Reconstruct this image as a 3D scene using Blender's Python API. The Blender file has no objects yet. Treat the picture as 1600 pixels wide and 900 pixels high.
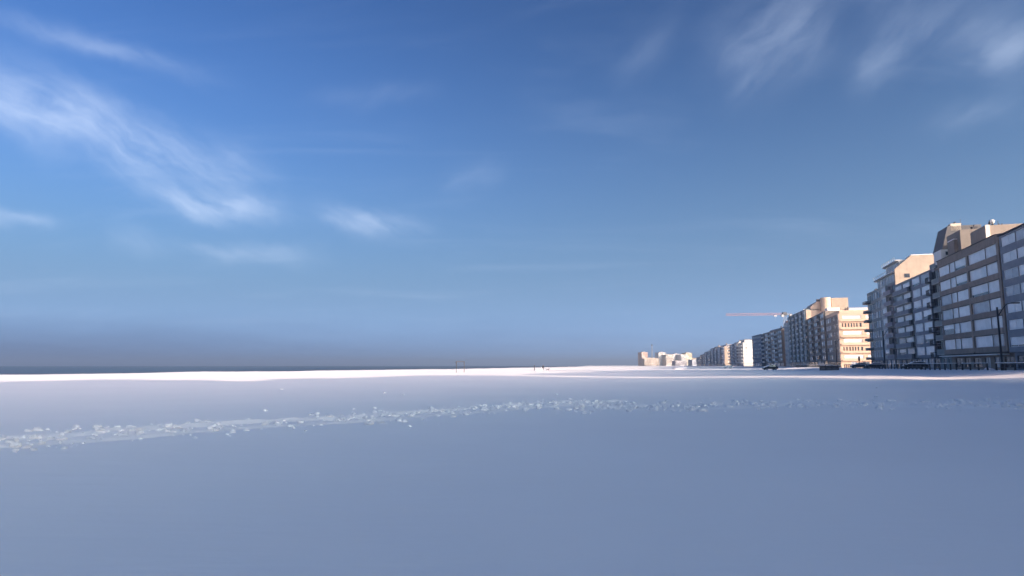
import bpy, bmesh, math, random
import numpy as np
from mathutils import Vector, Matrix, Euler
R = math.radians
random.seed(7); rng = np.random.default_rng(11)
SC = bpy.context.scene
COL = SC.collection

# ------------------------------------------------------------------ camera
EYE = 1.7; FPX = 1000.0; PITCH = math.atan(121/1000.0)
CP, SP = math.cos(PITCH), math.sin(PITCH)
cam_d = bpy.data.cameras.new('camera'); cam = bpy.data.objects.new('camera', cam_d); COL.objects.link(cam)
cam.location = (0, 0, EYE); cam.rotation_euler = (math.pi/2 + PITCH, 0, 0)
cam_d.sensor_width = 36; cam_d.lens = 22.5; cam_d.clip_start = .1; cam_d.clip_end = 30000
SC.camera = cam
def ray(px, py):                       # photo pixel (1600x900) -> world direction
    x = (px-800)/FPX; v = (450-py)/FPX
    return Vector((x, CP - v*SP, SP + v*CP))
def at(px, py, Y):                     # the point on that ray at depth Y
    d = ray(px, py); t = Y/d.y
    return Vector((d.x*t, Y, EYE + d.z*t))

# ------------------------------------------------------------------ sky, sun, exposure
SUN_EL = R(16.0); SH = Vector((0.75, -0.66, 0)).normalized()      # horizontal direction towards the sun
SUNV = Vector((SH.x*math.cos(SUN_EL), SH.y*math.cos(SUN_EL), math.sin(SUN_EL)))
SUN_AZ = math.atan2(SH.x, SH.y)        # clockwise from +Y
SC.view_settings.view_transform = 'Standard'; SC.view_settings.look = 'None'
SC.view_settings.gamma = 1; SC.view_settings.use_curve_mapping = False
SC.view_settings.exposure = 1.86
sd = bpy.data.lights.new('sun', 'SUN'); sd.energy = 2.3; sd.angle = R(.5); sd.color = (1, .80, .60)
sun = bpy.data.objects.new('sun', sd); COL.objects.link(sun)
sun.rotation_euler = (-SUNV).to_track_quat('-Z', 'Y').to_euler(); sun.location = (60, -60, 80)

class NT:
    """tiny helper for node trees"""
    def __init__(s, nt): s.nt = nt; s.nt.nodes.clear()
    def n(s, t, **kw):
        nd = s.nt.nodes.new(t)
        for k, v in kw.items():
            if k in ('inp',):
                for i, val in v.items():
                    if isinstance(val, bpy.types.NodeSocket): s.nt.links.new(val, nd.inputs[i])
                    else: nd.inputs[i].default_value = val
            else: setattr(nd, k, v)
        return nd
    def m(s, op, a, b=None, c=None, clamp=False):
        inp = {0: a}
        if b is not None: inp[1] = b
        if c is not None: inp[2] = c
        nd = s.n('ShaderNodeMath', operation=op, inp=inp); nd.use_clamp = clamp
        return nd.outputs[0]
    def ramp(s, v, a, b, o0=0.0, o1=1.0, smooth=True):
        nd = s.n('ShaderNodeMapRange', inp={0: v, 1: a, 2: b, 3: o0, 4: o1})
        nd.interpolation_type = 'SMOOTHSTEP' if smooth else 'LINEAR'
        return nd.outputs[0]
    def mix(s, f, a, b):
        nd = s.n('ShaderNodeMix', data_type='RGBA'); 
        for sock, val in ((nd.inputs[0], f), (nd.inputs[6], a), (nd.inputs[7], b)):
            if isinstance(val, bpy.types.NodeSocket): s.nt.links.new(val, sock)
            else: sock.default_value = val if not isinstance(val, tuple) or len(val) == 4 else (*val, 1)
        return nd.outputs[2]

W = bpy.data.worlds.new('World'); SC.world = W; W.use_nodes = True
t = NT(W.node_tree)
sky = t.n('ShaderNodeTexSky'); sky.sky_type = 'NISHITA'; sky.sun_disc = False
sky.sun_elevation = SUN_EL; sky.sun_rotation = SUN_AZ
sky.altitude = 0; sky.air_density = 1.0; sky.dust_density = 8.0; sky.ozone_density = 2.0
tc = t.n('ShaderNodeTexCoord'); dirv = tc.outputs['Generated']
sx = t.n('ShaderNodeSeparateXYZ', inp={0: dirv})
az = t.m('ARCTAN2', sx.outputs[0], sx.outputs[1]); el = t.m('ARCSINE', sx.outputs[2])
def azel(px, py):
    d = ray(px, py).normalized(); return math.atan2(d.x, d.y), math.asin(d.z)
# domain-warped wisps
warp = t.n('ShaderNodeTexNoise', inp={'Vector': dirv, 'Scale': 7.0, 'Detail': 4.0, 'Roughness': .6})
wsep = t.n('ShaderNodeSeparateColor', inp={0: warp.outputs['Color']})
azw = t.m('ADD', az, t.m('MULTIPLY', t.m('SUBTRACT', wsep.outputs[0], .5), .09))
elw = t.m('ADD', el, t.m('MULTIPLY', t.m('SUBTRACT', wsep.outputs[1], .5), .06))
def wisp_noise(ang, sc_along, sc_across, seed):
    ca, sa = math.cos(ang), math.sin(ang)
    s_ = t.m('ADD', t.m('MULTIPLY', azw, ca), t.m('MULTIPLY', elw, sa))
    t_ = t.m('SUBTRACT', t.m('MULTIPLY', elw, ca), t.m('MULTIPLY', azw, sa))
    v = t.n('ShaderNodeCombineXYZ', inp={0: t.m('MULTIPLY', s_, sc_along), 1: t.m('MULTIPLY', t_, sc_across), 2: seed})
    nz = t.n('ShaderNodeTexNoise', inp={'Vector': v.outputs[0], 'Scale': 1.0, 'Detail': 7.0, 'Roughness': .56})
    return t.ramp(nz.outputs[0], .15, .86)
nL = wisp_noise(R(-24), 7, 26, 1.3); nR = wisp_noise(R(32), 7, 24, 5.1)
def stroke(p0, p1, wpx, k):
    a0, e0 = azel(*p0); a1, e1 = azel(*p1)
    cx, cy = (a0+a1)/2, (e0+e1)/2; ln = math.hypot(a1-a0, e1-e0)/2; an = math.atan2(e1-e0, a1-a0)
    w = wpx/FPX; ca, sa = math.cos(an), math.sin(an)
    dx = t.m('SUBTRACT', azw, cx); dy = t.m('SUBTRACT', elw, cy)
    s_ = t.m('MULTIPLY', t.m('ADD', t.m('MULTIPLY', dx, ca), t.m('MULTIPLY', dy, sa)), 1/(ln*.9))
    t_ = t.m('MULTIPLY', t.m('SUBTRACT', t.m('MULTIPLY', dy, ca), t.m('MULTIPLY', dx, sa)), 1/w)
    r2 = t.m('ADD', t.m('POWER', t.m('ABSOLUTE', s_), 3.0), t.m('MULTIPLY', t_, t_))
    return t.m('MULTIPLY', t.m('POWER', 2.718, t.m('MULTIPLY', r2, -1.0)), k)
def total(strokes):
    acc = None
    for st in strokes:
        v = stroke(*st); acc = v if acc is None else t.m('ADD', acc, v)
    return acc
SL = total([((-120,90),(260,245),36,.62), ((180,235),(410,265),30,.48), ((230,305),(440,328),20,.62), ((480,335),(660,354),17,.5),
            ((250,380),(490,398),13,.3), ((-20,15),(340,125),13,.22), ((-40,340),(85,348),9,.3), ((160,355),(260,392),16,.2)])
SR = total([((1110,110),(1300,15),52,.32), ((1330,135),(1430,60),24,.27), ((1530,95),(1640,55),22,.32), ((950,130),(1060,25),30,.11),
            ((1350,5),(1640,50),36,.24), ((1450,195),(1640,140),18,.2), ((690,300),(775,262),24,.17), ((490,152),(670,143),15,.11)])
# the same thin cirrus goes on faintly over the whole sky
cplane = t.n('ShaderNodeVectorMath', operation='DIVIDE', inp={0: dirv, 1: t.n('ShaderNodeCombineXYZ', inp={0: t.m('ADD', t.m('ABSOLUTE', sx.outputs[2]), .12), 1: t.m('ADD', t.m('ABSOLUTE', sx.outputs[2]), .12), 2: 1.0}).outputs[0]})
cmap = t.n('ShaderNodeMapping', inp={'Vector': cplane.outputs[0], 'Rotation': (0, 0, R(25)), 'Scale': (.55, 1.7, 1)})
cn = t.n('ShaderNodeTexNoise', inp={'Vector': cmap.outputs[0], 'Scale': 1.3, 'Detail': 8.0, 'Roughness': .6, 'Distortion': .5})
base_c = t.m('MULTIPLY', t.ramp(cn.outputs[0], .5, .82), .10)
cloud = t.m('ADD', t.m('MULTIPLY', t.m('ADD', t.m('MULTIPLY', SL, nL), t.m('MULTIPLY', t.m('MULTIPLY', SR, nR), .75)), 1.15), base_c, clamp=True)
CLOUDCOL = (2.25, 2.65, 3.4, 1); FOGCOL = (.36, .57, 1.08, 1); HAZECOL = (1.16, 1.94, 3.24, 1)
REF = 5.0                             # photo-like contrast: the clear sky opposite the sun is deep, the side of the sun bright
sk0 = t.n('ShaderNodeVectorMath', operation='SCALE', inp={0: sky.outputs[0], 3: 1/REF}).outputs[0]
sk0 = t.n('ShaderNodeVectorMath', operation='MINIMUM', inp={0: sk0, 1: (5.6, 3.85, 3.25)}).outputs[0]
sk1 = t.n('ShaderNodeGamma', inp={0: sk0, 1: 1.85}).outputs[0]
tint = t.n('ShaderNodeMix', data_type='RGBA', blend_type='MULTIPLY', inp={0: 1.0, 6: sk1, 7: (REF*.54, REF*.79, REF*1.02, 1)}).outputs[2]
# pale cold haze low over the whole horizon, thinning upwards
hz_f = t.m('MULTIPLY', t.m('POWER', 2.718, t.m('MULTIPLY', t.m('MAXIMUM', el, 0.0), -5.6)), .95)
c0 = t.mix(hz_f, tint, HAZECOL)
c1 = t.mix(cloud, c0, CLOUDCOL)
# fog bank lying on the sea all along the horizon: ragged soft top
fv = t.n('ShaderNodeCombineXYZ', inp={0: t.m('MULTIPLY', az, 3.2), 1: t.m('MULTIPLY', el, 16.0), 2: .7})
fn = t.n('ShaderNodeTexNoise', inp={'Vector': fv.outputs[0], 'Scale': 1.0, 'Detail': 5.0, 'Roughness': .55})
ftop = t.m('ADD', el, t.m('MULTIPLY', t.m('SUBTRACT', fn.outputs[0], .5), -.045))
fog = t.m('MULTIPLY', t.ramp(ftop, .008, .082, 1.0, 0.0), t.ramp(az, -.75, .30, .88, .38))      # denser over the open sea than towards the town
c2 = t.mix(fog, c1, FOGCOL)
bg = t.n('ShaderNodeBackground', inp={0: c2, 1: .10})
wo = t.n('ShaderNodeOutputWorld', inp={0: bg.outputs[0]})

# ------------------------------------------------------------------ materials
MATS = {}
def mat(name, col, rough=.8, var=.12, scale=.7, spec=.4, bump=0.0, bscale=8.0, metal=0.0, streak=0.0):
    m = bpy.data.materials.new(name); m.use_nodes = True; g = NT(m.node_tree)
    co = g.n('ShaderNodeTexCoord').outputs['Object']
    nz = g.n('ShaderNodeTexNoise', inp={'Vector': co, 'Scale': scale, 'Detail': 6.0, 'Roughness': .65})
    f = g.ramp(nz.outputs[0], .25, .75, 0, 1)
    lo = tuple(c*(1-var) for c in col); hi = tuple(min(.95, c*(1+var)) for c in col)
    c = g.mix(f, lo, hi)
    if streak:
        mp = g.n('ShaderNodeMapping', inp={'Vector': co, 'Scale': (2.2, 2.2, .16)})
        n2 = g.n('ShaderNodeTexNoise', inp={'Vector': mp.outputs[0], 'Scale': 1.0, 'Detail': 5.0})
        c = g.mix(g.m('MULTIPLY', g.ramp(n2.outputs[0], .5, .75), streak), c, tuple(k*.55 for k in col))
    oi = g.n('ShaderNodeObjectInfo').outputs['Random']
    hsv = g.n('ShaderNodeHueSaturation', inp={2: g.ramp(oi, 0, 1, 1-var*.6, 1+var*.6, False), 4: c}); c = hsv.outputs[0]
    b = g.n('ShaderNodeBsdfPrincipled', inp={'Base Color': c, 'Roughness': rough, 'Specular IOR Level': spec, 'Metallic': metal})
    if bump:
        bn = g.n('ShaderNodeTexNoise', inp={'Vector': co, 'Scale': bscale, 'Detail': 5.0})
        bp = g.n('ShaderNodeBump', inp={'Strength': bump, 'Distance': .05, 'Height': bn.outputs[0]})
        g.nt.links.new(bp.outputs[0], b.inputs['Normal'])
    g.n('ShaderNodeOutputMaterial', inp={0: b.outputs[0]})
    MATS[name] = m; return m
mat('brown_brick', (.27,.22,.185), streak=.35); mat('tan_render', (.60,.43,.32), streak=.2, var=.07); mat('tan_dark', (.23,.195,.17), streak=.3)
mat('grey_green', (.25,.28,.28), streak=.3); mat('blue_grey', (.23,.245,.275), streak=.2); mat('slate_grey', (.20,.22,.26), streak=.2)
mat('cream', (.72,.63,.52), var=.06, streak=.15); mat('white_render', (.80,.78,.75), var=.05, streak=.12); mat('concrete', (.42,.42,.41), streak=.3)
mat('purple_grey', (.30,.27,.29), streak=.3); mat('dark_brown', (.16,.125,.11), streak=.3); mat('red_brick', (.26,.13,.10), streak=.3)
mat('gable_tan', (.40,.32,.25), streak=.2); mat('white_block', (.58,.56,.53), var=.05, streak=.2); mat('peach', (.66,.47,.36), streak=.2); mat('blue_dark', (.10,.14,.21), streak=.2); mat('yellow_render', (.66,.58,.36))
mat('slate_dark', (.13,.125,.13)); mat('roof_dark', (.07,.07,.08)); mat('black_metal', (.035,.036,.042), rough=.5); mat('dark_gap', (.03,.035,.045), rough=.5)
mat('frame_white', (.68,.70,.72), rough=.5); mat('frame_dark', (.09,.09,.1), rough=.5)
mat('blind', (.72,.73,.75), rough=.22, spec=.6, var=.16, scale=.25); mat('glass_dark', (.045,.06,.08), rough=.08, spec=.7, var=.4)
mat('glass_blue', (.30,.37,.45), rough=.1, spec=.8, var=.3); mat('curtain', (.38,.40,.44), rough=.25, spec=.6, var=.25, scale=.3)
mat('rust', (.06,.05,.045), var=.3); mat('crane_red', (.36,.16,.13), rough=.5); mat('crane_grey', (.30,.31,.33), rough=.5)
mat('timber', (.10,.07,.055), var=.3, scale=3); mat('car_dark', (.018,.02,.026), rough=.25, spec=.6); mat('car_grey', (.10,.11,.13), rough=.25, spec=.6)
mat('car_white', (.72,.73,.75), rough=.3); mat('tyre', (.02,.02,.02)); mat('rim', (.5,.5,.52), rough=.35, metal=.9)
mat('lamp_red', (.35,.02,.02), rough=.3); mat('lamp_clear', (.6,.62,.65), rough=.15, spec=.7)
mat('jacket', (.025,.03,.045)); mat('jacket_two', (.03,.028,.03)); mat('trousers', (.03,.035,.05)); mat('skin', (.55,.36,.28)); mat('hair', (.05,.035,.03)); mat('boot', (.03,.025,.02)); mat('dog_fur', (.03,.027,.025))
# snow
def snow_mat(name, col, bump, bscale, rough=.55, churn=False):
    m = bpy.data.materials.new(name); m.use_nodes = True; g = NT(m.node_tree)
    co = g.n('ShaderNodeTexCoord').outputs['Object']
    n1 = g.n('ShaderNodeTexNoise', inp={'Vector': co, 'Scale': .12, 'Detail': 7.0, 'Roughness': .6})
    c = g.mix(g.ramp(n1.outputs[0], .3, .7), tuple(k*.965 for k in col), col)
    if churn:        # freshly broken snow is whiter than the old wind crust
        c = g.mix(g.n('ShaderNodeAttribute', attribute_name='churn').outputs['Fac'], c, (.97,.905,.89))
    b = g.n('ShaderNodeBsdfPrincipled', inp={'Base Color': c, 'Roughness': rough, 'Specular IOR Level': .25})
    mp = g.n('ShaderNodeMapping', inp={'Vector': co, 'Rotation': (0, 0, R(20)), 'Scale': (.45, 1.4, 1)})
    n2 = g.n('ShaderNodeTexNoise', inp={'Vector': mp.outputs[0], 'Scale': bscale, 'Detail': 8.0, 'Roughness': .55})
    bp = g.n('ShaderNodeBump', inp={'Strength': bump, 'Distance': .06, 'Height': n2.outputs[0]})
    g.nt.links.new(bp.outputs[0], b.inputs['Normal'])
    g.n('ShaderNodeOutputMaterial', inp={0: b.outputs[0]}); MATS[name] = m
snow_mat('snow', (.96,.885,.865), .5, 1.3, churn=True); snow_mat('snow_lump', (.97,.905,.89), .6, 9.0)
m = bpy.data.materials.new('sea_water'); m.use_nodes = True; g = NT(m.node_tree)
co = g.n('ShaderNodeTexCoord').outputs['Object']
mp = g.n('ShaderNodeMapping', inp={'Vector': co, 'Rotation': (0, 0, R(-72)), 'Scale': (.05, .22, 1)})
nw = g.n('ShaderNodeTexNoise', inp={'Vector': mp.outputs[0], 'Scale': 1.0, 'Detail': 6.0})
bp = g.n('ShaderNodeBump', inp={'Strength': .5, 'Distance': .6, 'Height': nw.outputs[0]})
b = g.n('ShaderNodeBsdfPrincipled', inp={'Base Color': (.04,.05,.062,1), 'Roughness': .35, 'IOR': 1.33, 'Normal': bp.outputs[0]})
g.n('ShaderNodeOutputMaterial', inp={0: b.outputs[0]}); MATS['sea_water'] = m

# ------------------------------------------------------------------ mesh helpers
def link(name, me, parent=None):
    o = bpy.data.objects.new(name, me); COL.objects.link(o)
    if parent is not None: o.parent = parent
    return o
def tag(o, label, cat, group=None):
    o['label'] = label; o['category'] = cat
    if group: o['group'] = group
    return o
def empty(name, loc, rz=0.0):
    o = link(name, None); o.location = loc; o.rotation_euler = (0, 0, rz); o.empty_display_size = .5
    return o
class MB:
    """collects shapes for one mesh object"""
    def __init__(s): s.v = []; s.f = []; s.mi = []; s.sm = False
    def add(s, vs, fs, mi=0):
        k = len(s.v); s.v += [tuple(v) for v in vs]; s.f += [tuple(i+k for i in f) for f in fs]; s.mi += [mi]*len(fs); return s
    def box(s, x0, x1, y0, y1, z0, z1, mi=0):
        vs = [(x, y, z) for z in (z0, z1) for y in (y0, y1) for x in (x0, x1)]
        return s.add(vs, [(0,2,3,1),(4,5,7,6),(0,1,5,4),(2,6,7,3),(0,4,6,2),(1,3,7,5)], mi)
    def prism(s, poly, z0, z1, mi=0):               # poly counter-clockwise in xy
        n = len(poly); vs = [(x, y, z0) for x, y in poly]+[(x, y, z1) for x, y in poly]
        return s.add(vs, [tuple(range(n-1,-1,-1)), tuple(range(n,2*n))]+[(i,(i+1)%n,n+(i+1)%n,n+i) for i in range(n)], mi)
    def prism_x(s, poly, x0, x1, mi=0):             # poly in yz, extruded along x
        n = len(poly); vs = [(x0, y, z) for y, z in poly]+[(x1, y, z) for y, z in poly]
        return s.add(vs, [tuple(range(n-1,-1,-1)), tuple(range(n,2*n))]+[(i,(i+1)%n,n+(i+1)%n,n+i) for i in range(n)], mi)
    def tube(s, pts, rad, n=8, mi=0, cap=True):
        pts = [Vector(p) for p in pts]; rad = rad if hasattr(rad, '__len__') else [rad]*len(pts)
        k = len(s.v); vs = []
        for i, p in enumerate(pts):
            d = (pts[min(i+1, len(pts)-1)]-pts[max(i-1, 0)]).normalized()
            a = d.cross(Vector((0,0,1)) if abs(d.z) < .9 else Vector((1,0,0))).normalized(); b_ = d.cross(a)
            vs += [p+(a*math.cos(q*math.tau/n)+b_*math.sin(q*math.tau/n))*rad[i] for q in range(n)]
        fs = [(i*n+q, i*n+(q+1)%n, (i+1)*n+(q+1)%n, (i+1)*n+q) for i in range(len(pts)-1) for q in range(n)]
        if cap: fs += [tuple(range(n-1,-1,-1)), tuple(range((len(pts)-1)*n, len(pts)*n))]
        return s.add(vs, fs, mi)
    def mesh(s, name, mats, smooth=False):
        me = bpy.data.meshes.new(name); me.from_pydata(s.v, [], s.f)
        for m_ in (mats if isinstance(mats, (list, tuple)) else [mats]): me.materials.append(MATS[m_])
        me.polygons.foreach_set('material_index', s.mi)
        bm = bmesh.new(); bm.from_mesh(me); bmesh.ops.recalc_face_normals(bm, faces=bm.faces); bm.to_mesh(me); bm.free()
        if smooth: me.polygons.foreach_set('use_smooth', [True]*len(me.polygons))
        return me
    def build(s, name, mats, parent=None, smooth=False): return link(name, s.mesh(name, mats, smooth), parent)

# ------------------------------------------------------------------ ground
FK = np.array([(-6000,-1840.65),(-400,-76.65),(333,154.2),(400,171.5),(455,183),(540,199.5),(730,236),(1000,281),(1300,322),(9000,1250)], float)
def Fx(Y): return np.interp(Y, FK[:,0], FK[:,1])          # the line of the facades
def vnoise(x, y, seed):
    xi = np.floor(x).astype(np.int64); yi = np.floor(y).astype(np.int64); xf = x-xi; yf = y-yi
    def h(a, b_):
        n = (a*374761393 + b_*668265263 + seed*1442695041) & 0x7fffffff
        n = ((n ^ (n >> 13))*1274126177) & 0x7fffffff
        return ((n ^ (n >> 16)) & 0xffff)/65535.0
    u = xf*xf*(3-2*xf); w = yf*yf*(3-2*yf)
    return (h(xi,yi)*(1-u)+h(xi+1,yi)*u)*(1-w)+(h(xi,yi+1)*(1-u)+h(xi+1,yi+1)*u)*w
def fbm(x, y, seed, o=4):
    r_ = 0; a = .5
    for i in range(o): r_ = r_ + a*(vnoise(x*2**i, y*2**i, seed+i)-.5); a *= .5
    return r_
def sstep(a, b_, x):
    q = np.clip((x-a)/(b_-a), 0, 1); return q*q*(3-2*q)
def gnd(px, py): 
    d = ray(px, py); q = -EYE/d.z; return (d.x*q, d.y*q)
TRACK1 = [gnd(*p) for p in ((-140,700),(0,692),(130,684),(260,672),(380,664),(500,658),(640,648),(760,640),(860,632),(940,628))]
TRACK2 = [gnd(*p) for p in ((900,634),(1000,633),(1110,630),(1230,626),(1380,628),(1500,630),(1620,626),(1760,624))]
def pdist(X, Y, path):      # distance to a polyline, and signed side
    best = np.full(X.shape, 1e9); side = np.zeros(X.shape)
    for (ax, ay), (bx, by) in zip(path[:-1], path[1:]):
        dx, dy = bx-ax, by-ay; L2 = dx*dx+dy*dy
        tt = np.clip(((X-ax)*dx+(Y-ay)*dy)/L2, 0, 1)
        d = np.hypot(X-ax-tt*dx, Y-ay-tt*dy); sg = ((X-ax)*dy-(Y-ay)*dx)
        up = d < best; best = np.where(up, d, best); side = np.where(up, np.sign(sg)*d, side)
    return best, side
def height(X, Y, track=True, full=False):
    X = np.asarray(X, float); Y = np.asarray(Y, float)
    p = (Fx(Y)-X)*.954
    z = .9*(1-sstep(11.5, 24, p))*1.0 + .38*(sstep(11.5, 24, p)-sstep(24, 62, p))
    bank = np.exp(-((p-13.5)/2.6)**2)*(fbm(X/9., Y/9., 31, 3)+.12)*.75          # ploughed bank in front of the railing
    z = z+bank + np.exp(-((p-25)/10.)**2)*fbm(X/5.5, Y/5.5, 41, 4)*.32
    z = z + sstep(118, 150, p)*(.10+.55*np.maximum(fbm(X/26., Y/26., 5, 4), -.12))*np.exp(-((p-152)/22.)**2)
    z = z - 2.6*sstep(166, 205, p)
    far = sstep(25, 60, np.hypot(X, Y))
    z = z + fbm(X/14., Y/14., 3, 3)*(.06+.16*far) + fbm(X/2.6, Y/4.2, 8, 3)*.03 + fbm(X/5., Y/5., 15, 3)*.09*far
    churn = np.zeros(X.shape)
    if track:
        for path, wd, k, sd_ in ((TRACK1, 1.35, 1.0, 77), (TRACK2, 2.0, .75, 99)):
            d, s_ = pdist(X, Y, path)
            wob = fbm(X/1.7, Y/1.7, sd_, 2)
            mask = 1-sstep(wd*.55, wd*1.25, d+wob*1.1)
            rut = -np.exp(-((np.abs(s_+wob*.35)-.5*wd)/.13)**2)*.08 + np.exp(-((np.abs(s_+wob*.35)-.80*wd)/.12)**2)*.09
            rough_ = fbm(X/.5, Y/.5, sd_+5, 4); lump = np.maximum(fbm(X/.8, Y/.8, sd_+9, 3)-.02, 0)
            patch = sstep(-.12, .12, fbm(X/3.1, Y/3.1, sd_+21, 2))
            z = z + mask*k*(rut*.9 + patch*(rough_*.20 + lump*.35 - .03)); churn = np.maximum(churn, mask*(.1+.6*patch)*sstep(-.05,.14,rough_))
    return (z, churn) if full else z
_t2 = []
for px_, py_ in ((900,636),(1000,637),(1110,635),(1230,630),(1380,632),(1500,634),(1620,630),(1760,628)):
    d_ = ray(px_, py_); q_ = -EYE/d_.z
    for _ in range(6):
        zz_ = float(height(np.array([d_.x*q_]), np.array([d_.y*q_]), track=False)[0]); q_ = (zz_-EYE)/d_.z
    _t2.append((d_.x*q_, d_.y*q_))
TRACK2[:] = _t2
def axis(fine, coarse_lo, coarse_hi, g=1.13):
    a, b_, st = fine; core = list(np.arange(a, b_, st)); lo = []; hi = []
    x = a; s_ = st
    while x > coarse_lo: s_ = s_*g; x -= s_; lo.append(max(x, coarse_lo))
    x = core[-1]; s_ = st
    while x < coarse_hi: s_ = s_*g; x += s_; hi.append(min(x, coarse_hi))
    return np.array(lo[::-1]+core+hi)
ys = axis((11.5, 36, .075), -420, 7800, 1.055); xs = axis((-20, 30, .085), -430, 7800, 1.05)
XX, YY = np.meshgrid(xs, ys); ZZ, CH = height(XX, YY, full=True)
nx, ny = len(xs), len(ys)
V = np.stack([XX.ravel(), YY.ravel(), ZZ.ravel()], 1)
ii = (np.arange(ny-1)[:,None]*nx+np.arange(nx-1)[None,:]).ravel()
Fq = np.stack([ii, ii+1, ii+nx+1, ii+nx], 1)
def np_mesh(name, V, F, m_, smooth=True):
    me = bpy.data.meshes.new(name); me.vertices.add(len(V)); me.vertices.foreach_set('co', V.astype(np.float32).ravel())
    me.loops.add(F.size); me.loops.foreach_set('vertex_index', F.astype(np.int32).ravel())
    me.polygons.add(len(F)); me.polygons.foreach_set('loop_start', np.arange(0, F.size, F.shape[1], dtype=np.int32))
    me.update(calc_edges=True); me.materials.append(MATS[m_])
    if smooth: me.polygons.foreach_set('use_smooth', [True]*len(F))
    me.validate(); return me
o = link('snow_covered_beach', np_mesh('snow_covered_beach', V, Fq, 'snow')); o['kind'] = 'structure'
o.data.attributes.new('churn', 'FLOAT', 'POINT').data.foreach_set('value', CH.ravel().astype(np.float32))
SEAZ = -1.15
o = MB().add([(-7800,-3000,SEAZ),(1500,-3000,SEAZ),(1500,7900,SEAZ),(-7800,7900,SEAZ)], [(0,1,2,3)]).build('sea', 'sea_water'); o['kind'] = 'structure'
def hz(x, y): return float(height(np.array([x]), np.array([y]))[0])

# ------------------------------------------------------------------ snow clumps thrown up along the track
def lump_mesh(seed, flat=.78):
    bm = bmesh.new(); bmesh.ops.create_icosphere(bm, subdivisions=2, radius=1)
    r_ = random.Random(seed); off = [Vector((r_.uniform(-1,1), r_.uniform(-1,1), r_.uniform(-.6,1))).normalized() for _ in range(7)]
    for v in bm.verts:
        n = v.co.normalized(); k = .72
        for q, d in enumerate(off): k += .30*max(0, n.dot(d)-.45)*(1 if q % 2 else -.7)
        v.co = n*(k+r_.uniform(-.15,.15)); v.co.z *= flat
    me = bpy.data.meshes.new('snow_clump'); bm.to_mesh(me); bm.free(); me.materials.append(MATS['snow_lump']); return me
LUMPS = [lump_mesh(s) for s in range(9)]
cand = []
def along(path, n, wd, smin, smax, rs):
    seg = [math.dist(a, b_) for a, b_ in zip(path[:-1], path[1:])]; tot = sum(seg)
    # clumps gather in bunches
    bunch = [rs.uniform(0, tot) for _ in range(20)]
    for _ in range(n):
        d = min(max(rs.choice(bunch)+rs.gauss(0, 1.1), 0), tot*.999) if rs.random() < .6 else rs.uniform(0, tot*.999); i = 0
        while d > seg[i]: d -= seg[i]; i += 1
        (ax, ay), (bx, by) = path[i], path[i+1]; u_ = d/seg[i]; o_ = rs.gauss(0, wd*.62)
        nx_, ny_ = -(by-ay)/seg[i], (bx-ax)/seg[i]
        cand.append((ax+(bx-ax)*u_+nx_*o_, ay+(by-ay)*u_+ny_*o_, smin+(smax-smin)*rs.random()**3))
rs = random.Random(5)
along(TRACK1, 1100, 1.7, .015, .15, rs); along(TRACK2, 900, 2.4, .025, .17, rs)
for px, py, s_ in ((440,608,.12),(600,614,.16),(630,616,.12),(870,617,.12),(415,642,.1),(485,648,.11),(585,638,.1),(52,704,.09),(100,702,.09),(640,668,.08),(1500,636,.16),(1515,640,.14),(1370,628,.13),(1370,612,.1)):
    x, y = gnd(px, py); cand.append((x, y, s_))
cand.sort(key=lambda c: -c[2]/c[1])
zs = height(np.array([c[0] for c in cand]), np.array([c[1] for c in cand]))
small_v = []; small_f = []; kb = 0
for k, (x, y, s_) in enumerate(cand):
    me = LUMPS[k % 9]; sc_ = (s_*rs.uniform(.9,1.5), s_*rs.uniform(.8,1.1), s_*rs.uniform(.7,1.05)); rz = rs.uniform(0, 6.28)
    M = Matrix.Translation((x, y, zs[k]+s_*.12)) @ Matrix.Rotation(rz, 4, 'Z') @ Matrix.Diagonal((*sc_, 1))
    if k < 90:
        o = link('snow_clump', me); o.matrix_world = M
        tag(o, 'small loose clump of snow thrown up along the churned track', 'snow clump', 'snow clumps along the churned track')
    else:
        co_ = np.array([M @ v.co for v in me.vertices]); small_v.append(co_)
        small_f.append(np.array([p_.vertices[:] for p_ in me.polygons])+kb); kb += len(co_)
o = link('snow_crumbs', np_mesh('snow_crumbs', np.concatenate(small_v), np.concatenate(small_f), 'snow_lump'))
o['kind'] = 'stuff'; o['label'] = 'fine crumbs of loose snow scattered over the churned track'; o['category'] = 'snow crumbs'

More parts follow.
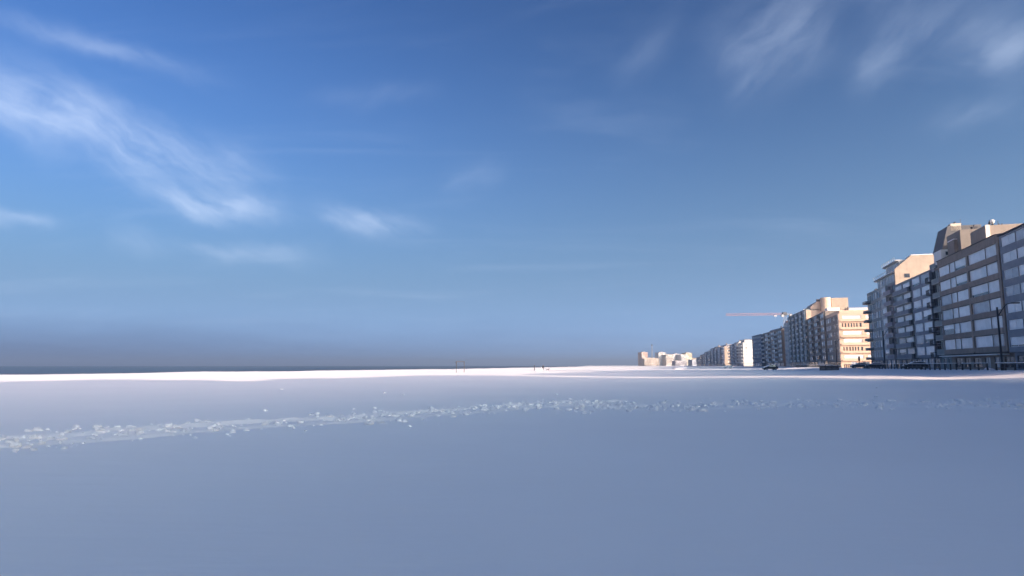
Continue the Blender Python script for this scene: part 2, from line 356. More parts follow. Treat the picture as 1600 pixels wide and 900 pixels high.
# ------------------------------------------------------------------ buildings
WCACHE = {}
def win_mesh(w, h, mull, fm):
    k = (round(w,2), round(h,2), mull, fm)
    if k not in WCACHE:
        f = .07; mb = MB()
        mb.box(0, w, -.05, .05, 0, f).box(0, w, -.05, .05, h-f, h).box(0, f, -.05, .05, f, h-f).box(w-f, w, -.05, .05, f, h-f)
        for i in range(1, mull+1):
            x = w*i/(mull+1); mb.box(x-.03, x+.03, -.045, .045, f, h-f)
        WCACHE[k] = mb.mesh('window', fm)
    return WCACHE[k]
def pane_mesh(w, h, gm):
    k = ('p', round(w,2), round(h,2), gm)
    if k not in WCACHE: WCACHE[k] = MB().box(.07, w-.07, -.02, .01, .07, h-.07).mesh('pane', gm)
    return WCACHE[k]
def rail_mesh(w, d, kind, m_):
    k = ('r', round(w,2), round(d,2), kind, m_)
    if k not in WCACHE:
        mb = MB()
        if kind == 'bars':
            mb.box(0, w, d-.05, d, .98, 1.04); n = max(3, int(w/.16))
            for i in range(n+1): x = (w-.03)*i/n; mb.box(x, x+.03, d-.04, d-.01, .02, .98)
            for x in (0, w-.05): mb.box(x, x+.05, .02, d-.05, .98, 1.04)
        else:
            mb.box(0, w, d-.10, d, .0, 1.0).box(0, .1, 0, d-.1, 0, 1.0).box(w-.1, w, 0, d-.1, 0, 1.0)
        WCACHE[k] = mb.mesh('railing', m_)
    return WCACHE[k]
def slab_mesh(w, d, m_):
    k = ('s', round(w,2), round(d,2), m_)
    if k not in WCACHE: WCACHE[k] = MB().box(0, w, 0, d, -.16, 0).mesh('balcony', m_)
    return WCACHE[k]

class Building:
    def __init__(s, name, P0, P1, D, label, cat='apartment block', base=None):
        s.P0 = Vector((*P0, 0)); d = Vector((P1[0]-P0[0], P1[1]-P0[1], 0)); s.L = d.length; s.D = D; s.u = d.normalized()
        s.base = .9 if base is None else base
        s.root = empty(name, (P0[0], P0[1], s.base), math.atan2(d.y, d.x)); tag(s.root, label, cat)
        s.walls = {}; s.top = 0
    def wall(s, m_):
        if m_ not in s.walls: s.walls[m_] = MB()
        return s.walls[m_]
    def box(s, m_, *a): s.wall(m_).box(*a)
    def place(s, name, me, loc, rz=0, parent=None):
        o = link(name, me, parent or s.root); o.location = loc; o.rotation_euler = (0, 0, rz); return o
    def rbox(s, m_, ox, oy, rz, x0, x1, y0, y1, z0, z1):           # box in a panel's frame
        c, q = math.cos(rz), math.sin(rz); mb = MB().box(x0, x1, y0, y1, z0, z1)
        s.wall(m_).add([(ox+c*x-q*y, oy+q*x+c*y, z) for x, y, z in mb.v], mb.f)
    def panel(s, ox, oy, rz, z0, n, sh, bays, th=.35, rnd=None):
        """a wall with real openings. bays: dict(a0,a1,wall,band,wins=[(x0,x1)] , sill,head,glass list,frame,mull,off,balc)"""
        rnd = rnd or random.Random(int(ox*10+oy*7+z0*3)+n)
        c, q = math.cos(rz), math.sin(rz)
        for B in bays:
            a0, a1 = B['a0'], B['a1']; off = B.get('off', 0); wm = B['wall']; bm_ = B.get('band', wm)
            sill = B.get('sill', .9); head = B.get('head', 2.45); wins = B.get('wins', [])
            for k in range(n):
                z = z0+k*sh; hh = min(head, sh-.15)
                if B.get('skip') and k in B['skip']:
                    s.rbox(wm, ox, oy, rz, a0, a1, -th, off, z, z+sh); continue
                s.rbox(bm_, ox, oy, rz, a0, a1, -th, off, z, z+sill); s.rbox(bm_, ox, oy, rz, a0, a1, -th, off, z+hh, z+sh)
                x = a0
                for (w0, w1) in wins+[(a1, a1)]:
                    if w0 > x+.01: s.rbox(wm, ox, oy, rz, x, w0, -th, off-.004, z+sill, z+hh)
                    x = w1
                for j, (w0, w1) in enumerate(wins):
                    w, h = w1-w0, hh-sill
                    gm = rnd.choices(B.get('glass', ['blind','curtain','glass_dark']), B.get('gw', [6,3,1]))[0]
                    px_, py_ = w0, off-.16
                    wo = s.place('window', win_mesh(w, h, B.get('mull', 1), B.get('frame', 'frame_white')), (ox+c*px_-q*py_, oy+q*px_+c*py_, z+sill), rz)
                    if gm == 'blind' and rnd.random() < .3 and h > 1.2:      # blind only part of the way down
                        s.place('pane', pane_mesh(w, h, 'glass_dark'), (0, 0, 0), 0, wo)
                        fr = rnd.choice((.45, .6, .75, .85)); bh = round((h-.14)*fr, 2)
                        s.place('blind', pane_mesh(w, bh+.14, 'blind'), (0, .018, h-.14-bh), 0, wo)
                    else: s.place('pane', pane_mesh(w, h, gm), (0, 0, 0), 0, wo)
                if B.get('balc') and not (k == 0 and B.get('nobalc0')):
                    kind, d, bm2, b0, b1 = B['balc']
                    zz = z+.02; px_, py_ = b0, off+.004
                    bo = s.place('balcony', slab_mesh(b1-b0, d, B.get('slab', 'concrete')), (ox+c*px_-q*py_, oy+q*px_+c*py_, zz), rz)
                    s.place('railing', rail_mesh(b1-b0, d-.02, kind, bm2), (0, 0, .003), 0, bo)
        return z0+n*sh
    def near_end(s, z0, n, sh, bays, th=.3):
        s.panel(-.004, -s.D, math.pi/2, z0, n, sh, bays, th=-.0 if th == 0 else 0.0)
    def roof(s, z, parapet=.6, wm='concrete', cap='concrete', snow=True):
        L, D = s.L, s.D; mb = MB(); w = .3
        mb.box(0, L, -w, 0, z, z+parapet).box(0, L, -D, -D+w, z, z+parapet).box(0, w, -D+w, -w, z, z+parapet).box(L-w, L, -D+w, -w, z, z+parapet)
        ro = mb.build('parapet', wm, s.root)
        c_ = MB().box(-.06, L+.06, -w-.06, .06, z+parapet, z+parapet+.07).build('coping', cap, ro)
        if snow: MB().box(w, L-w, -D+w, -w, z+.003, z+.12).build('roof_snow', 'snow', ro)
        s.top = z+parapet; return ro
    def core(s, m_, z, x0=0, x1=None): s.box(m_, x0+.02, (s.L if x1 is None else x1)-.02, -s.D+.02, -.352, .0, z)
    def block(s, name, m_, x0, x1, y0, y1, z0, z1, parent=None):
        return MB().box(x0, x1, y0, y1, z0, z1).build(name, m_, parent or s.root)
    def done(s):
        for m_, mb in s.walls.items(): mb.build('wall', m_, s.root)
    # roof things from the picture: the place on the roof line b metres behind the front
    def a_of(s, px, b, z):
        w = Vector((s.u.y, -s.u.x, 0)); r_ = (px-800)/FPX; best = None
        O = s.P0+w*b; zz = z+s.base-EYE
        # (O.x+a ux) = r*((O.y+a uy)*CP + zz*SP)
        return (r_*(O.y*CP+zz*SP)-O.x)/(s.u.x-r_*s.u.y*CP)
    def z_of(s, px, py, b, zguess=24):
        z = zguess
        for _ in range(4):
            a = s.a_of(px, b, z); w = Vector((s.u.y, -s.u.x, 0)); P = s.P0+s.u*a+w*b
            z = at(px, py, P.y).z-s.base
        return z

def Yof(px):
    lo, hi = 40., 3000.; r_ = (px-800)/FPX
    f = lambda Y: Fx(Y)/(Y*CP-.0*SP)-r_
    for _ in range(60):
        mid = (lo+hi)/2
        if f(mid) > 0: lo = mid
        else: hi = mid
    return lo
def row(Y0, Y1, off=0.0):
    P0 = (float(Fx(Y0))-off*.954, Y0+off*.30); P1 = (float(Fx(Y1))-off*.954, Y1+off*.30); return P0, P1
def spread(a0, a1, n, gap, edge):
    w = (a1-a0-2*edge-gap*(n-1))/n
    return [(a0+edge+i*(w+gap), a0+edge+i*(w+gap)+w) for i in range(n)]
def aerial(parent, x, y, z, h=1.8):
    mb = MB().tube([(x,y,z),(x,y,z+h)], .03, 5).tube([(x-.5,y,z+h*.9),(x+.5,y,z+h*.9)], .02, 4).tube([(x-.35,y,z+h*.75),(x+.35,y,z+h*.75)], .02, 4)
    return mb.build('aerial', 'black_metal', parent)
def chimney(parent, x, y, z, w, d, h, m_='brown_brick', pots=2):
    c_ = MB().box(x-w/2, x+w/2, y-d/2, y+d/2, z, z+h).box(x-w/2-.06, x+w/2+.06, y-d/2-.06, y+d/2+.06, z+h, z+h+.12).build('chimney', m_, parent)
    for i in range(pots):
        px_ = x+(i-(pots-1)/2)*w/max(pots, 1)*.9
        MB().tube([(px_,y,z+h+.12),(px_,y,z+h+.55)], [.16,.13], 8).build('chimney_pot', 'roof_dark', c_)
    return c_

def simple_block(name, label, Y0, Y1, n, sh, wallm, endm, bays_n, D=13, glass=None, gw=None, off=0, gf=3.0, frame='frame_white', balc=None, parapet=.7, end_wins=2, P=None, kind='win', base=None, mull=1, snow=True, sill=.85, head=2.4):
    P0, P1 = P if P else row(Y0, Y1, off)
    b = Building(name, P0, P1, D, label, base=base)
    L = b.L; z1 = gf+n*sh
    b.core(endm, z1)
    bw = L/bays_n; bays = []; g0 = []
    for i in range(bays_n):
        a0, a1 = i*bw, (i+1)*bw
        if kind == 'alt' and i % 2: wins = spread(a0, a1, 1, 0, bw*.25)
        else: wins = spread(a0, a1, 1 if bw < 4.5 else 2, .35, .3)
        d = dict(a0=a0, a1=a1, wall=wallm, wins=wins, sill=sill, head=head, frame=frame, mull=mull)
        if glass: d['glass'] = glass; d['gw'] = gw
        elif gw: d['gw'] = gw
        if kind == 'alt':
            if i % 2: d.update(wall='slate_dark', band=wallm, off=-.08, glass=['glass_dark','curtain'], gw=[5,2], wins=spread(a0, a1, 1, 0, bw*.18), sill=.25)
            else: d.update(off=.7, sill=.7, head=2.55, wins=spread(a0, a1, 2, .25, .35), mull=0)
        if balc and kind == 'alt':
            if i % 2: d['balc'] = (balc[0], balc[1]+.5, balc[2], a0+.05, a1-.05)
        elif balc and (i % 2 == 0 or balc[0] == 'solid'): d['balc'] = (balc[0], balc[1], balc[2], a0+.25, a1-.25)
        bays.append(d)
        g0.append(dict(a0=a0, a1=a1, wall=endm, wins=spread(a0, a1, 1, 0, .5), sill=.3, head=2.5, glass=['glass_dark','curtain'], gw=[3,1], frame='frame_dark'))
    b.panel(0, 0, 0, 0, 1, gf, g0); b.panel(0, 0, 0, gf, n, sh, bays)
    ebays = [dict(a0=0, a1=D, wall=endm, wins=[(D*(i+.5)/end_wins-.6, D*(i+.5)/end_wins+.6) for i in range(end_wins)], sill=.9, head=2.3, glass=['curtain','glass_dark','blind'], gw=[2,1,2])]
    b.panel(.0, -D, math.pi/2, 0, 1, gf, [dict(a0=0, a1=D, wall=endm, wins=[], sill=.9, head=2.3)], th=0)
    b.panel(.0, -D, math.pi/2, gf, n, sh, [dict(ebays[0], off=.3)], th=0)
    ro = b.roof(z1, parapet, wallm, snow=snow)
    return b, ro, z1

# --- the block behind the camera side: their shadows lie over the foreground
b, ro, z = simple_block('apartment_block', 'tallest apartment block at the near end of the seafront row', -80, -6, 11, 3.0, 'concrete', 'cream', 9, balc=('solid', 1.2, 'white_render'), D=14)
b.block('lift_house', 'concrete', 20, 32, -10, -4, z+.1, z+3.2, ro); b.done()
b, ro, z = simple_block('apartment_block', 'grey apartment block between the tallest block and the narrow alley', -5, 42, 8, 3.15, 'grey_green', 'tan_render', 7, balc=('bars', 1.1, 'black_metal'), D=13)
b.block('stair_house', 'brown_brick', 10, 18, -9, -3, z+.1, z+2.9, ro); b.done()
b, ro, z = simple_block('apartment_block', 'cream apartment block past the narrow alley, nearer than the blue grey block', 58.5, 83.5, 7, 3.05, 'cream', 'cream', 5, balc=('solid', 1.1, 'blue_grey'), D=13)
b.done()

# --- B0: blue grey block at the right edge of the picture
P0, P1 = row(84, 104.6, .4)
b = Building('apartment_block', P0, P1, 14, 'blue grey apartment block with pale window panels at the right edge')
gf, sh, n = 2.9, 2.72, 7; L = b.L
b.core('slate_grey', gf+n*sh)
b.panel(0, 0, 0, 0, 1, gf, [dict(a0=0, a1=L, wall='slate_grey', wins=spread(0, L, 5, .6, .6), sill=.25, head=2.4, glass=['glass_dark','curtain'], gw=[3,1], frame='frame_dark')])
bays = [dict(a0=0, a1=6.2, wall='blue_grey', band='blue_grey', wins=spread(0, 6.2, 1, .2, .35), sill=.85, head=2.45, off=.9, balc=None, mull=1, gw=[8,2,0]),
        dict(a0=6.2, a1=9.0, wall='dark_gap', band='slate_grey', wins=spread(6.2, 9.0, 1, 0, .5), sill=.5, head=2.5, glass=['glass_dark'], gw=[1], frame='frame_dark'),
        dict(a0=9.0, a1=L-1.0, wall='blue_grey', band='blue_grey', wins=spread(9.0, L-1.0, 2, .12, .5), sill=.85, head=2.4, off=1.1, mull=1, gw=[8,2,0]),
        dict(a0=L-1.0, a1=L, wall='slate_grey', wins=[])]
b.panel(0, 0, 0, gf, n, sh, bays)
ro = b.roof(gf+n*sh, .25, 'roof_dark', 'roof_dark')
MB().box(-.2, L-.9, .0, 1.35, gf+n*sh+.02, gf+n*sh+.22).build('eaves_slab', 'roof_dark', ro)
z = gf+n*sh
MB().prism_x([(-11,z+.1),(-2.4,z+.1),(-2.4,z+1.3),(-3.6,z+3.4),(-11,z+3.4)], 1.0, L-2).build('penthouse', 'tan_render', ro)
MB().prism_x([(-11.2,z+3.42),(-3.3,z+3.42),(-3.6,z+3.6),(-11.2,z+3.6)], .6, L-1.7).build('penthouse_snow', 'snow', ro)
chimney(ro, L-6, -5, z+3.4, 1.1, .8, 1.6); chimney(ro, L-11, -6, z+3.4, 1.4, .8, 1.9, 'dark_brown')
MB().box(L-8, L-4, -1.9, -.5, z+.12, z+.75).build('snow_pile', 'snow', ro)
b.done()

# --- B1: brown brick block with rounded balcony bands
P0, P1 = row(105.2, 140)
b = Building('apartment_block', P0, P1, 14, 'brown brick apartment block with rounded balcony bands and white window strips')
gf, sh, n = 3.2, 3.05, 6; L = b.L; LB = L-6.2      # the grey green bay takes the far 6 m
b.core('brown_brick', gf+n*sh)
gbays = [dict(a0=0, a1=LB, wall='brown_brick', wins=[(1,4.6),(5.2,8.8),(10.5,13.0),(14.5,18.5),(20,23),(24,28)], sill=.35, head=2.3, glass=['glass_dark','curtain'], gw=[3,1], frame='frame_dark'),
         dict(a0=LB, a1=L, wall='grey_green', wins=[(LB+.8, LB+2.2),(LB+3.2,LB+5.2)], sill=.1, head=2.3, glass=['curtain','glass_dark'], gw=[1,1])]
b.panel(0, 0, 0, 0, 1, gf, gbays)
mid = LB*.46
fb = [dict(a0=0, a1=mid-.4, wall='brown_brick', wins=[(1.0, 5.6), (5.62, mid-.5)], sill=.80, head=2.80, mull=0, gw=[9,1,0], off=1.12),
      dict(a0=mid-.4, a1=mid+.4, wall='brown_brick', wins=[], off=1.27),
      dict(a0=mid+.4, a1=LB, wall='brown_brick', wins=[(mid+.5, mid+6.8), (mid+6.82, mid+9.9), (mid+9.92, LB-.1)], sill=.80, head=2.80, mull=0, gw=[9,1,1], off=1.1),
      dict(a0=LB, a1=L, wall='grey_green', wins=[(LB+.5, LB+3.2), (LB+4.1, LB+5.1)], sill=.9, head=2.5, off=-.1, glass=['blind','curtain'], gw=[2,3])]
b.panel(0, 0, 0, gf, n, sh, fb)
def band_poly(x0, x1, d, r_=1.15):       # balcony parapet with a rounded near corner
    pts = [(x1, .004), (x1, d), (x0+r_, d)]
    pts += [(x0+r_-r_*math.sin(a), d-r_+r_*math.cos(a)) for a in [math.pi/2*i/8 for i in range(1, 9)]]
    pts += [(x0, .004)]; return pts[::-1] if False else pts
for k in range(n+1):
    z = gf+k*sh
    for x0, x1, nm in ((0, mid-.42, 'near'), (mid+.42, LB, 'far')):
        poly = band_poly(x0, x1, 1.25) if nm == 'near' else [(x1,.004),(x1,1.2),(x0,1.2),(x0,.004)]
        if k < n:
            bo = MB().prism(poly, z-.16, z+.78).build('balcony_band', 'brown_brick', b.root)
            e = [(x, y+.03 if y > .1 else y) for x, y in poly]
            MB().prism(e, z+.782, z+.84).build('coping', 'purple_grey', bo)
            MB().prism(e, z-.24, z-.162).build('soffit_edge', 'roof_dark', bo)
    if k and k < n+1:
        # net curtains behind the far bay's glazed loggia give the strips their vertical joints
        pass
z = gf+n*sh
MB().prism(band_poly(0, LB, 1.25), z-.25, z+1.15).build('parapet_band', 'brown_brick', b.root)
MB().prism([(x, y+.12 if y > .1 else y) for x, y in band_poly(-.1, LB+.3, 1.25)], z+1.152, z+1.28).build('coping', 'roof_dark', b.root)
for k in range(n):
    zz = gf+k*sh
    bo = b.place('balcony', slab_mesh(5.6, 1.0, 'concrete'), (LB+.3, -.09, zz+.02)); b.place('railing', rail_mesh(5.6, .98, 'solid', 'grey_green'), (0,0,.003), 0, bo)
ro = b.roof(z, .5, 'brown_brick', 'roof_dark')
MB().box(1.5, LB, .36, 2.2, gf-.62, gf-.45).build('shop_canopy', 'white_render', b.root)
# roof structures, nearest first
def ph(name, m_, pxn, b0, D, pyt, lenm, z0, par):
    zt = b.z_of(pxn, pyt, b0, z+5); a = b.a_of(pxn, b0, z+2)
    return b.block(name, m_, a, a+lenm, -b0-D, -b0, z0, zt, par), a, zt
p1, a1, zt1 = ph('penthouse', 'brown_brick', 1541, 2.2, 9, 351, 7.2, z+.1, ro)
MB().box(a1-.25, a1-.004, -2.9, -2.2, z+.1, zt1+.05).build('pilaster', 'cream', p1)
p2, a2, zt2 = ph('penthouse', 'tan_dark', 1503, 2.6, 9, 357, 8.0, z+.1, ro)
p2b, a2b, zt2b = ph('penthouse', 'tan_dark', 1492.5, 2.0, 8, 373, 3.5, z+.1, ro)
MB().box(a2b-.1, a2b+3.6, -9, -1.9, zt2b+.003, zt2b+.16).build('snow_cap', 'snow', p2b)
p4, a4, zt4 = ph('penthouse', 'white_render', 1471.5, 1.8, 7, 389, 5.0, z+.1, ro)
for i in range(3):
    wo = b.place('window', win_mesh(.95, .9, 0, 'frame_white'), (a4-.03, -2.6-i*1.25-.95, zt4-1.35), math.pi/2, p4); b.place('pane', pane_mesh(.95, .9, 'glass_dark'), (0,.02,0), 0, wo)
zt3 = b.z_of(1474, 359, 4, z+8)
MB().prism_x([(-10,zt4),(-2.2,zt4),(-3.6,zt3),(-10,zt3)], a4+.4, a4+7).build('mansard_roof', 'slate_dark', ro)
chimney(ro, a4+1.2, -5.2, zt3-1.1, 1.6, 2.0, 1.5, 'cream', 3)
chimney(ro, a2+1.0, -5.5, zt2, .9, .9, .5, 'roof_dark', 1)
for ax, yy in ((a1+2.2, -4.0),):                                     # hooped flue
    MB().tube([(ax+.75*math.cos(q), yy, zt1+.5+.75*math.sin(q)) for q in [math.pi*i/10 for i in range(11)]]+[(ax-.75, yy, zt1)], .2, 8).build('flue', 'black_metal', p1, True)
dish = MB()
for k in range(5):
    pass
rr = [(.0,.0),(.25,.03),(.5,.12),(.68,.24)]
vs = []; fs = []
for q in range(12):
    for r_, h_ in rr: vs.append((r_*math.cos(q*math.tau/12), -h_, r_*math.sin(q*math.tau/12)))
for q in range(12):
    for j in range(3): fs.append((q*4+j, ((q+1)%12)*4+j, ((q+1)%12)*4+j+1, q*4+j+1))
dish.add(vs, fs); d_o = dish.build('satellite_dish', 'white_render', p1); d_o.scale = (.6,.6,.6); d_o.location = (a1+.4, -3.6, zt1+.75); d_o.rotation_euler = (R(-15),0,R(70))
MB().tube([(a1+.4,-3.6,zt1),(a1+.4,-3.6,zt1+.75)], .05, 6).build('dish_mast', 'black_metal', p1)
aerial(ro, a1+4.5, -6, zt1, 1.6); aerial(ro, a2+3, -4, zt2, 1.9); aerial(ro, a4+3, -7, zt3, 2.0)
for k in range(4): MB().tube([(a1+1.5+k*1.3,-5.0-(k%2),zt1),(a1+1.5+k*1.3,-5.0-(k%2),zt1+.5+.2*(k%3))], .12, 8).build('vent_pipe', 'roof_dark', p1)
b.done()

# --- B2 near: blue white block with pairs of big windows
P0, P1 = row(140.3, 171, .0)
b = Building('apartment_block', P0, P1, 14, 'blue grey block with pairs of big white windows and a sunlit sloping penthouse')
gf, sh, n = 2.6, 2.75, 7; L = b.L; z = gf+n*sh; J = L*.52
b.core('slate_grey', z)
b.panel(0, 0, 0, 0, 1, gf, [dict(a0=0, a1=L, wall='slate_grey', wins=spread(0, L, 7, .7, .8), sill=.2, head=2.3, glass=['glass_dark','curtain'], gw=[3,1], frame='frame_dark')])
b.panel(0, 0, 0, gf, n, sh, [
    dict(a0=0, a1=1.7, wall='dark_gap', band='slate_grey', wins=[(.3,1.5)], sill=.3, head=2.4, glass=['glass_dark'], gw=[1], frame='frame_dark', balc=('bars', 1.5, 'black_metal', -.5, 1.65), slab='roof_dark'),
    dict(a0=1.7, a1=J-1.0, wall='blue_grey', wins=spread(1.7, J-1.0, 2, .9, .5), sill=.62, head=2.48, off=.55, mull=0, gw=[8,2,0]),
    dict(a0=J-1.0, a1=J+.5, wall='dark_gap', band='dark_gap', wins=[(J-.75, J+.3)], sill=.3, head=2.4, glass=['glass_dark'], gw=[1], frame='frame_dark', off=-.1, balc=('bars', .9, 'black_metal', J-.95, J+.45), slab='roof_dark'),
    dict(a0=J+.5, a1=L, wall='grey_green', wins=spread(J+.5, L, 2, 1.0, .7), sill=.62, head=2.4, off=.35, mull=0, gw=[7,3,0], balc=('solid', .7, 'blue_grey', J+1.0, L-.8))])
ro = b.roof(z, .35, 'blue_grey', 'concrete')
MB().box(.3, 4.3, -3.0, -.4, z+.12, z+1.1).box(.3, 4.3, -.42, -.38, z+1.1, z+1.6).build('roof_terrace', 'grey_green', ro)
aerial(ro, 6, -7, z, 2.0); chimney(ro, 9, -8, z, 1.2, .8, 1.2, 'brown_brick')
b.done()

# --- B2 far: grey green block, stepped round terraces on top
P0, P1 = row(171.3, 203)
b = Building('apartment_block', P0, P1, 13, 'grey green apartment block with dark balconies and stepped round roof terraces')
gf, sh, n = 2.7, 2.9, 7; L = b.L; z = gf+n*sh
b.core('grey_green', z)
b.panel(0, 0, 0, 0, 1, gf, [dict(a0=0, a1=L, wall='slate_grey', wins=spread(0, L, 7, .7, .8), sill=.2, head=2.3, glass=['glass_dark','curtain'], gw=[3,1], frame='frame_dark')])
b.panel(0, 0, 0, gf, n, sh, [
    dict(a0=0, a1=7.5, wall='purple_grey', wins=[(.5,3.4),(4.3,6.9)], sill=.5, head=2.5, balc=('solid', 1.3, 'purple_grey', .2, 7.3), glass=['glass_dark','curtain'], gw=[3,1], frame='frame_dark'),
    dict(a0=7.5, a1=13.5, wall='concrete', wins=spread(7.5, 13.5, 1, .5, .6), sill=.8, head=2.5, off=.6, mull=1, gw=[6,3,0]),
    dict(a0=13.5, a1=23, wall='grey_green', wins=spread(13.5, 23, 3, .6, .5), sill=.6, head=2.5, off=.2, glass=['glass_blue','curtain','blind'], gw=[3,3,2]),
    dict(a0=23, a1=L, wall='grey_green', wins=spread(23, L, 3, .3, .4), sill=.6, head=2.5, glass=['glass_blue','curtain','glass_dark'], gw=[3,2,2])])
for k in range(n):                        # rounded corner balconies at the far end
    zz = gf+k*sh
    pts = [(L-5, .204)]+[(L-.2+1.6*math.sin(a)*1.0, .004+1.5*math.cos(a)) for a in [math.pi/2*i/7-.6*0 for i in range(8)]]
    pts = [(L-4.5,.004),(L-4.5,1.5)]+[(L-.4+1.5*math.sin(a), .004+1.5*math.cos(a)) for a in [math.pi/2*i/7 for i in range(8)]]
    bo = MB().prism(pts[::-1], zz-.14, zz+.02).build('balcony', 'roof_dark', b.root)
    MB().prism([(x-.02, y-.02) for x, y in pts[::-1]], zz+.022, zz+.62).build('parapet', 'grey_green', bo)
ro = b.roof(z, .4, 'grey_green', 'concrete')
def round_tier(a0, a1, setb, dep, z0, z1, m_):
    r_ = min((a1-a0)/2, 3.0)
    pts = [(a0, -setb-dep), (a1, -setb-dep)]+[(a1-r_+r_*math.sin(q), -setb-r_+r_*math.cos(q)) for q in [math.pi/2-math.pi/2*i/8 for i in range(9)]]+[(a0, -setb)]
    return MB().prism(pts, z0, z1).build('roof_storey', m_, ro), pts
zt = [z+.1]
for i, (a0, a1, sb, m_) in enumerate(((0, L-10, .4, 'grey_green'), (0, L-17, 1.4, 'concrete'))):
    zz = zt[-1]; st_, pts = round_tier(a0+.3, a1, sb, 9, zz, zz+2.75, m_)
    MB().prism([(x+(.9 if x > a0+4 else 0), y+.8 if y > -sb-4 else y) for x, y in pts], zz+2.752, zz+2.95).build('terrace_slab', 'concrete', st_)
    MB().prism([(x+(.85 if x > a0+4 else 0), y+.75 if y > -sb-4 else y) for x, y in pts], zz+2.953, zz+3.05).build('terrace_snow', 'snow', st_)
    for x in np.arange(a0+2, a1-3.5, 3.2):
        wo = b.place('window', win_mesh(2.2, 1.9, 1, 'frame_white'), (x, -sb+.03, zz+.5), 0, st_); b.place('pane', pane_mesh(2.2, 1.9, 'curtain'), (0,.02,0), 0, wo)
    for x in np.arange(a0+2, a1+.4, 2.0): 
        MB().tube([(x, -sb+.6, zz+3.05), (x, -sb+.6, zz+3.95)], .04, 5).build('rail_post', 'concrete', st_)
    MB().tube([(a0+2, -sb+.6, zz+3.95), (a1+.2, -sb+.6, zz+3.95)], .045, 5).build('rail', 'concrete', st_)
    zt.append(zz+3.05)
chimney(ro, L-1.2, -2.5, z, .9, .9, 1.6, 'dark_brown', 1)
zr = b.z_of(1430, 398, 5, z+8)
gable = MB().prism_x([(-13,z-2.6),(-.1,z-2.6),(-.1,z+3.6),(-4.2,zr),(-13,zr)], -.4, .25).build('gable_wall', 'gable_tan', ro)
MB().prism_x([(-13.1,zr+.003),(-4.1,zr+.003),(-4.2,zr+.16),(-13.1,zr+.16)], -.5, 5).build('gable_snow', 'snow', ro)
MB().prism_x([(-13,zt[-1]-.2),(-4.6,zt[-1]-.2),(-5.5,zr-.1),(-13,zr-.1)], .26, L-24).build('roof_house', 'slate_grey', ro)
wo = b.place('window', win_mesh(1.3, 1.1, 1, 'frame_dark'), (-.42, -3.6, z+1.2), math.pi/2, ro); b.place('pane', pane_mesh(1.3, 1.1, 'glass_dark'), (0,.02,0), 0, wo)
aerial(ro, .1, -11, zr, 1.8)
b.done()

# --- T: tan block, its end wall in full sun
P0, P1 = row(252, 281)
b = Building('apartment_block', P0, P1, 21, 'tan apartment block with its warm sunlit end wall facing the gap')
gf, sh, n = 2.6, 3.08, 6; L = b.L; z = gf+n*sh; D = b.D
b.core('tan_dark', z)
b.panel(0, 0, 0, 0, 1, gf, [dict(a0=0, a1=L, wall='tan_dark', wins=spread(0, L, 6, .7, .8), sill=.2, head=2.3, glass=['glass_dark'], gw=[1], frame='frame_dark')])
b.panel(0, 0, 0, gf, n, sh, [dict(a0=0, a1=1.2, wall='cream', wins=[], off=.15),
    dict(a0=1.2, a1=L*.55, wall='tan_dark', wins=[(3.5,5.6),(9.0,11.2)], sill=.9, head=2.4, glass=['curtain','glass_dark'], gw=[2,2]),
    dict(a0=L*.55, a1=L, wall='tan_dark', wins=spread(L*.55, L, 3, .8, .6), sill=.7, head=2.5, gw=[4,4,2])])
# end wall, seen from the gap (0 = inland, D = sea corner)
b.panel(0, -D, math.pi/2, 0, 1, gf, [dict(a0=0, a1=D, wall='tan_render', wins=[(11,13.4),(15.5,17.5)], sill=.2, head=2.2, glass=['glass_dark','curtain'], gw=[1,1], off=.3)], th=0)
for k in range(n):
    zz = gf+k*sh
    if k in (1, 4):      # storeys with open loggias behind dark baluster panels
        wn = [(D-17.5, D-13.0), (D-11.2, D-9.4)] if k == 4 else [(D-17.5, D-13.2), (D-11.2, D-9.6)]
        b.panel(0, -D, math.pi/2, zz, 1, sh, [dict(a0=0, a1=D-8.6, wall='tan_render', wins=[(1.0,3.4),(D-16.2, D-11.2)] if k == 4 else [(1.0,3.4),(D-16.2,D-12.4)], sill=.7, head=2.3, glass=['blind'] if k == 4 else ['blind'], gw=[1], off=.3, mull=2),
            dict(a0=D-8.6, a1=D, wall='tan_render', wins=[(D-8.0,D-7.3),(D-6.6,D-6.1),(D-5.6,D-5.15),(D-4.7,D-4.2),(D-3.7,D-3.2),(D-2.6,D-2.1),(D-1.5,D-1.1)], sill=.85, head=2.35, glass=['glass_dark'], gw=[1], frame='frame_dark', off=.3, mull=0)], th=0)
    else:
        b.panel(0, -D, math.pi/2, zz, 1, sh, [dict(a0=0, a1=D, wall='tan_render', wins=[(1,4.0), (D-16.2, D-13.0), (D-12.6, D-9.6)] + [(D-8.0, D-1.4)], sill=.95, head=2.3, glass=['blind'], gw=[1], off=.3, mull=1)], th=0)
    # balcony ledges across the end wall
    bo = MB().box(-.95, -.304, -D+3.6, -.6, zz-.05, zz+.12).build('balcony_ledge', 'tan_render', b.root)
    MB().box(-.95, -.85, -D+3.6, -.6, zz+.122, zz+.72).build('balcony_front', 'tan_render', bo)
ro = b.roof(z, 1.2, 'tan_render', 'cream')
MB().box(-.35, .5, -D, -.4, z+.0, z+1.25).build('end_parapet', 'tan_render', ro)
MB().box(3, 14, -13.5, -4.5, z+.1, z+2.2).build('roof_house', 'white_render', ro)
MB().box(2.8, 14.2, -13.7, -4.3, z+2.203, z+2.4).build('roof_house_snow', 'snow', ro)
for yy, h_ in ((-3.2,1.9),(-4.0,2.2),(-13.9,2.0)): chimney(ro, 2.5, yy, z+.1, .7, .6, h_, 'dark_brown', 1)
b.done()
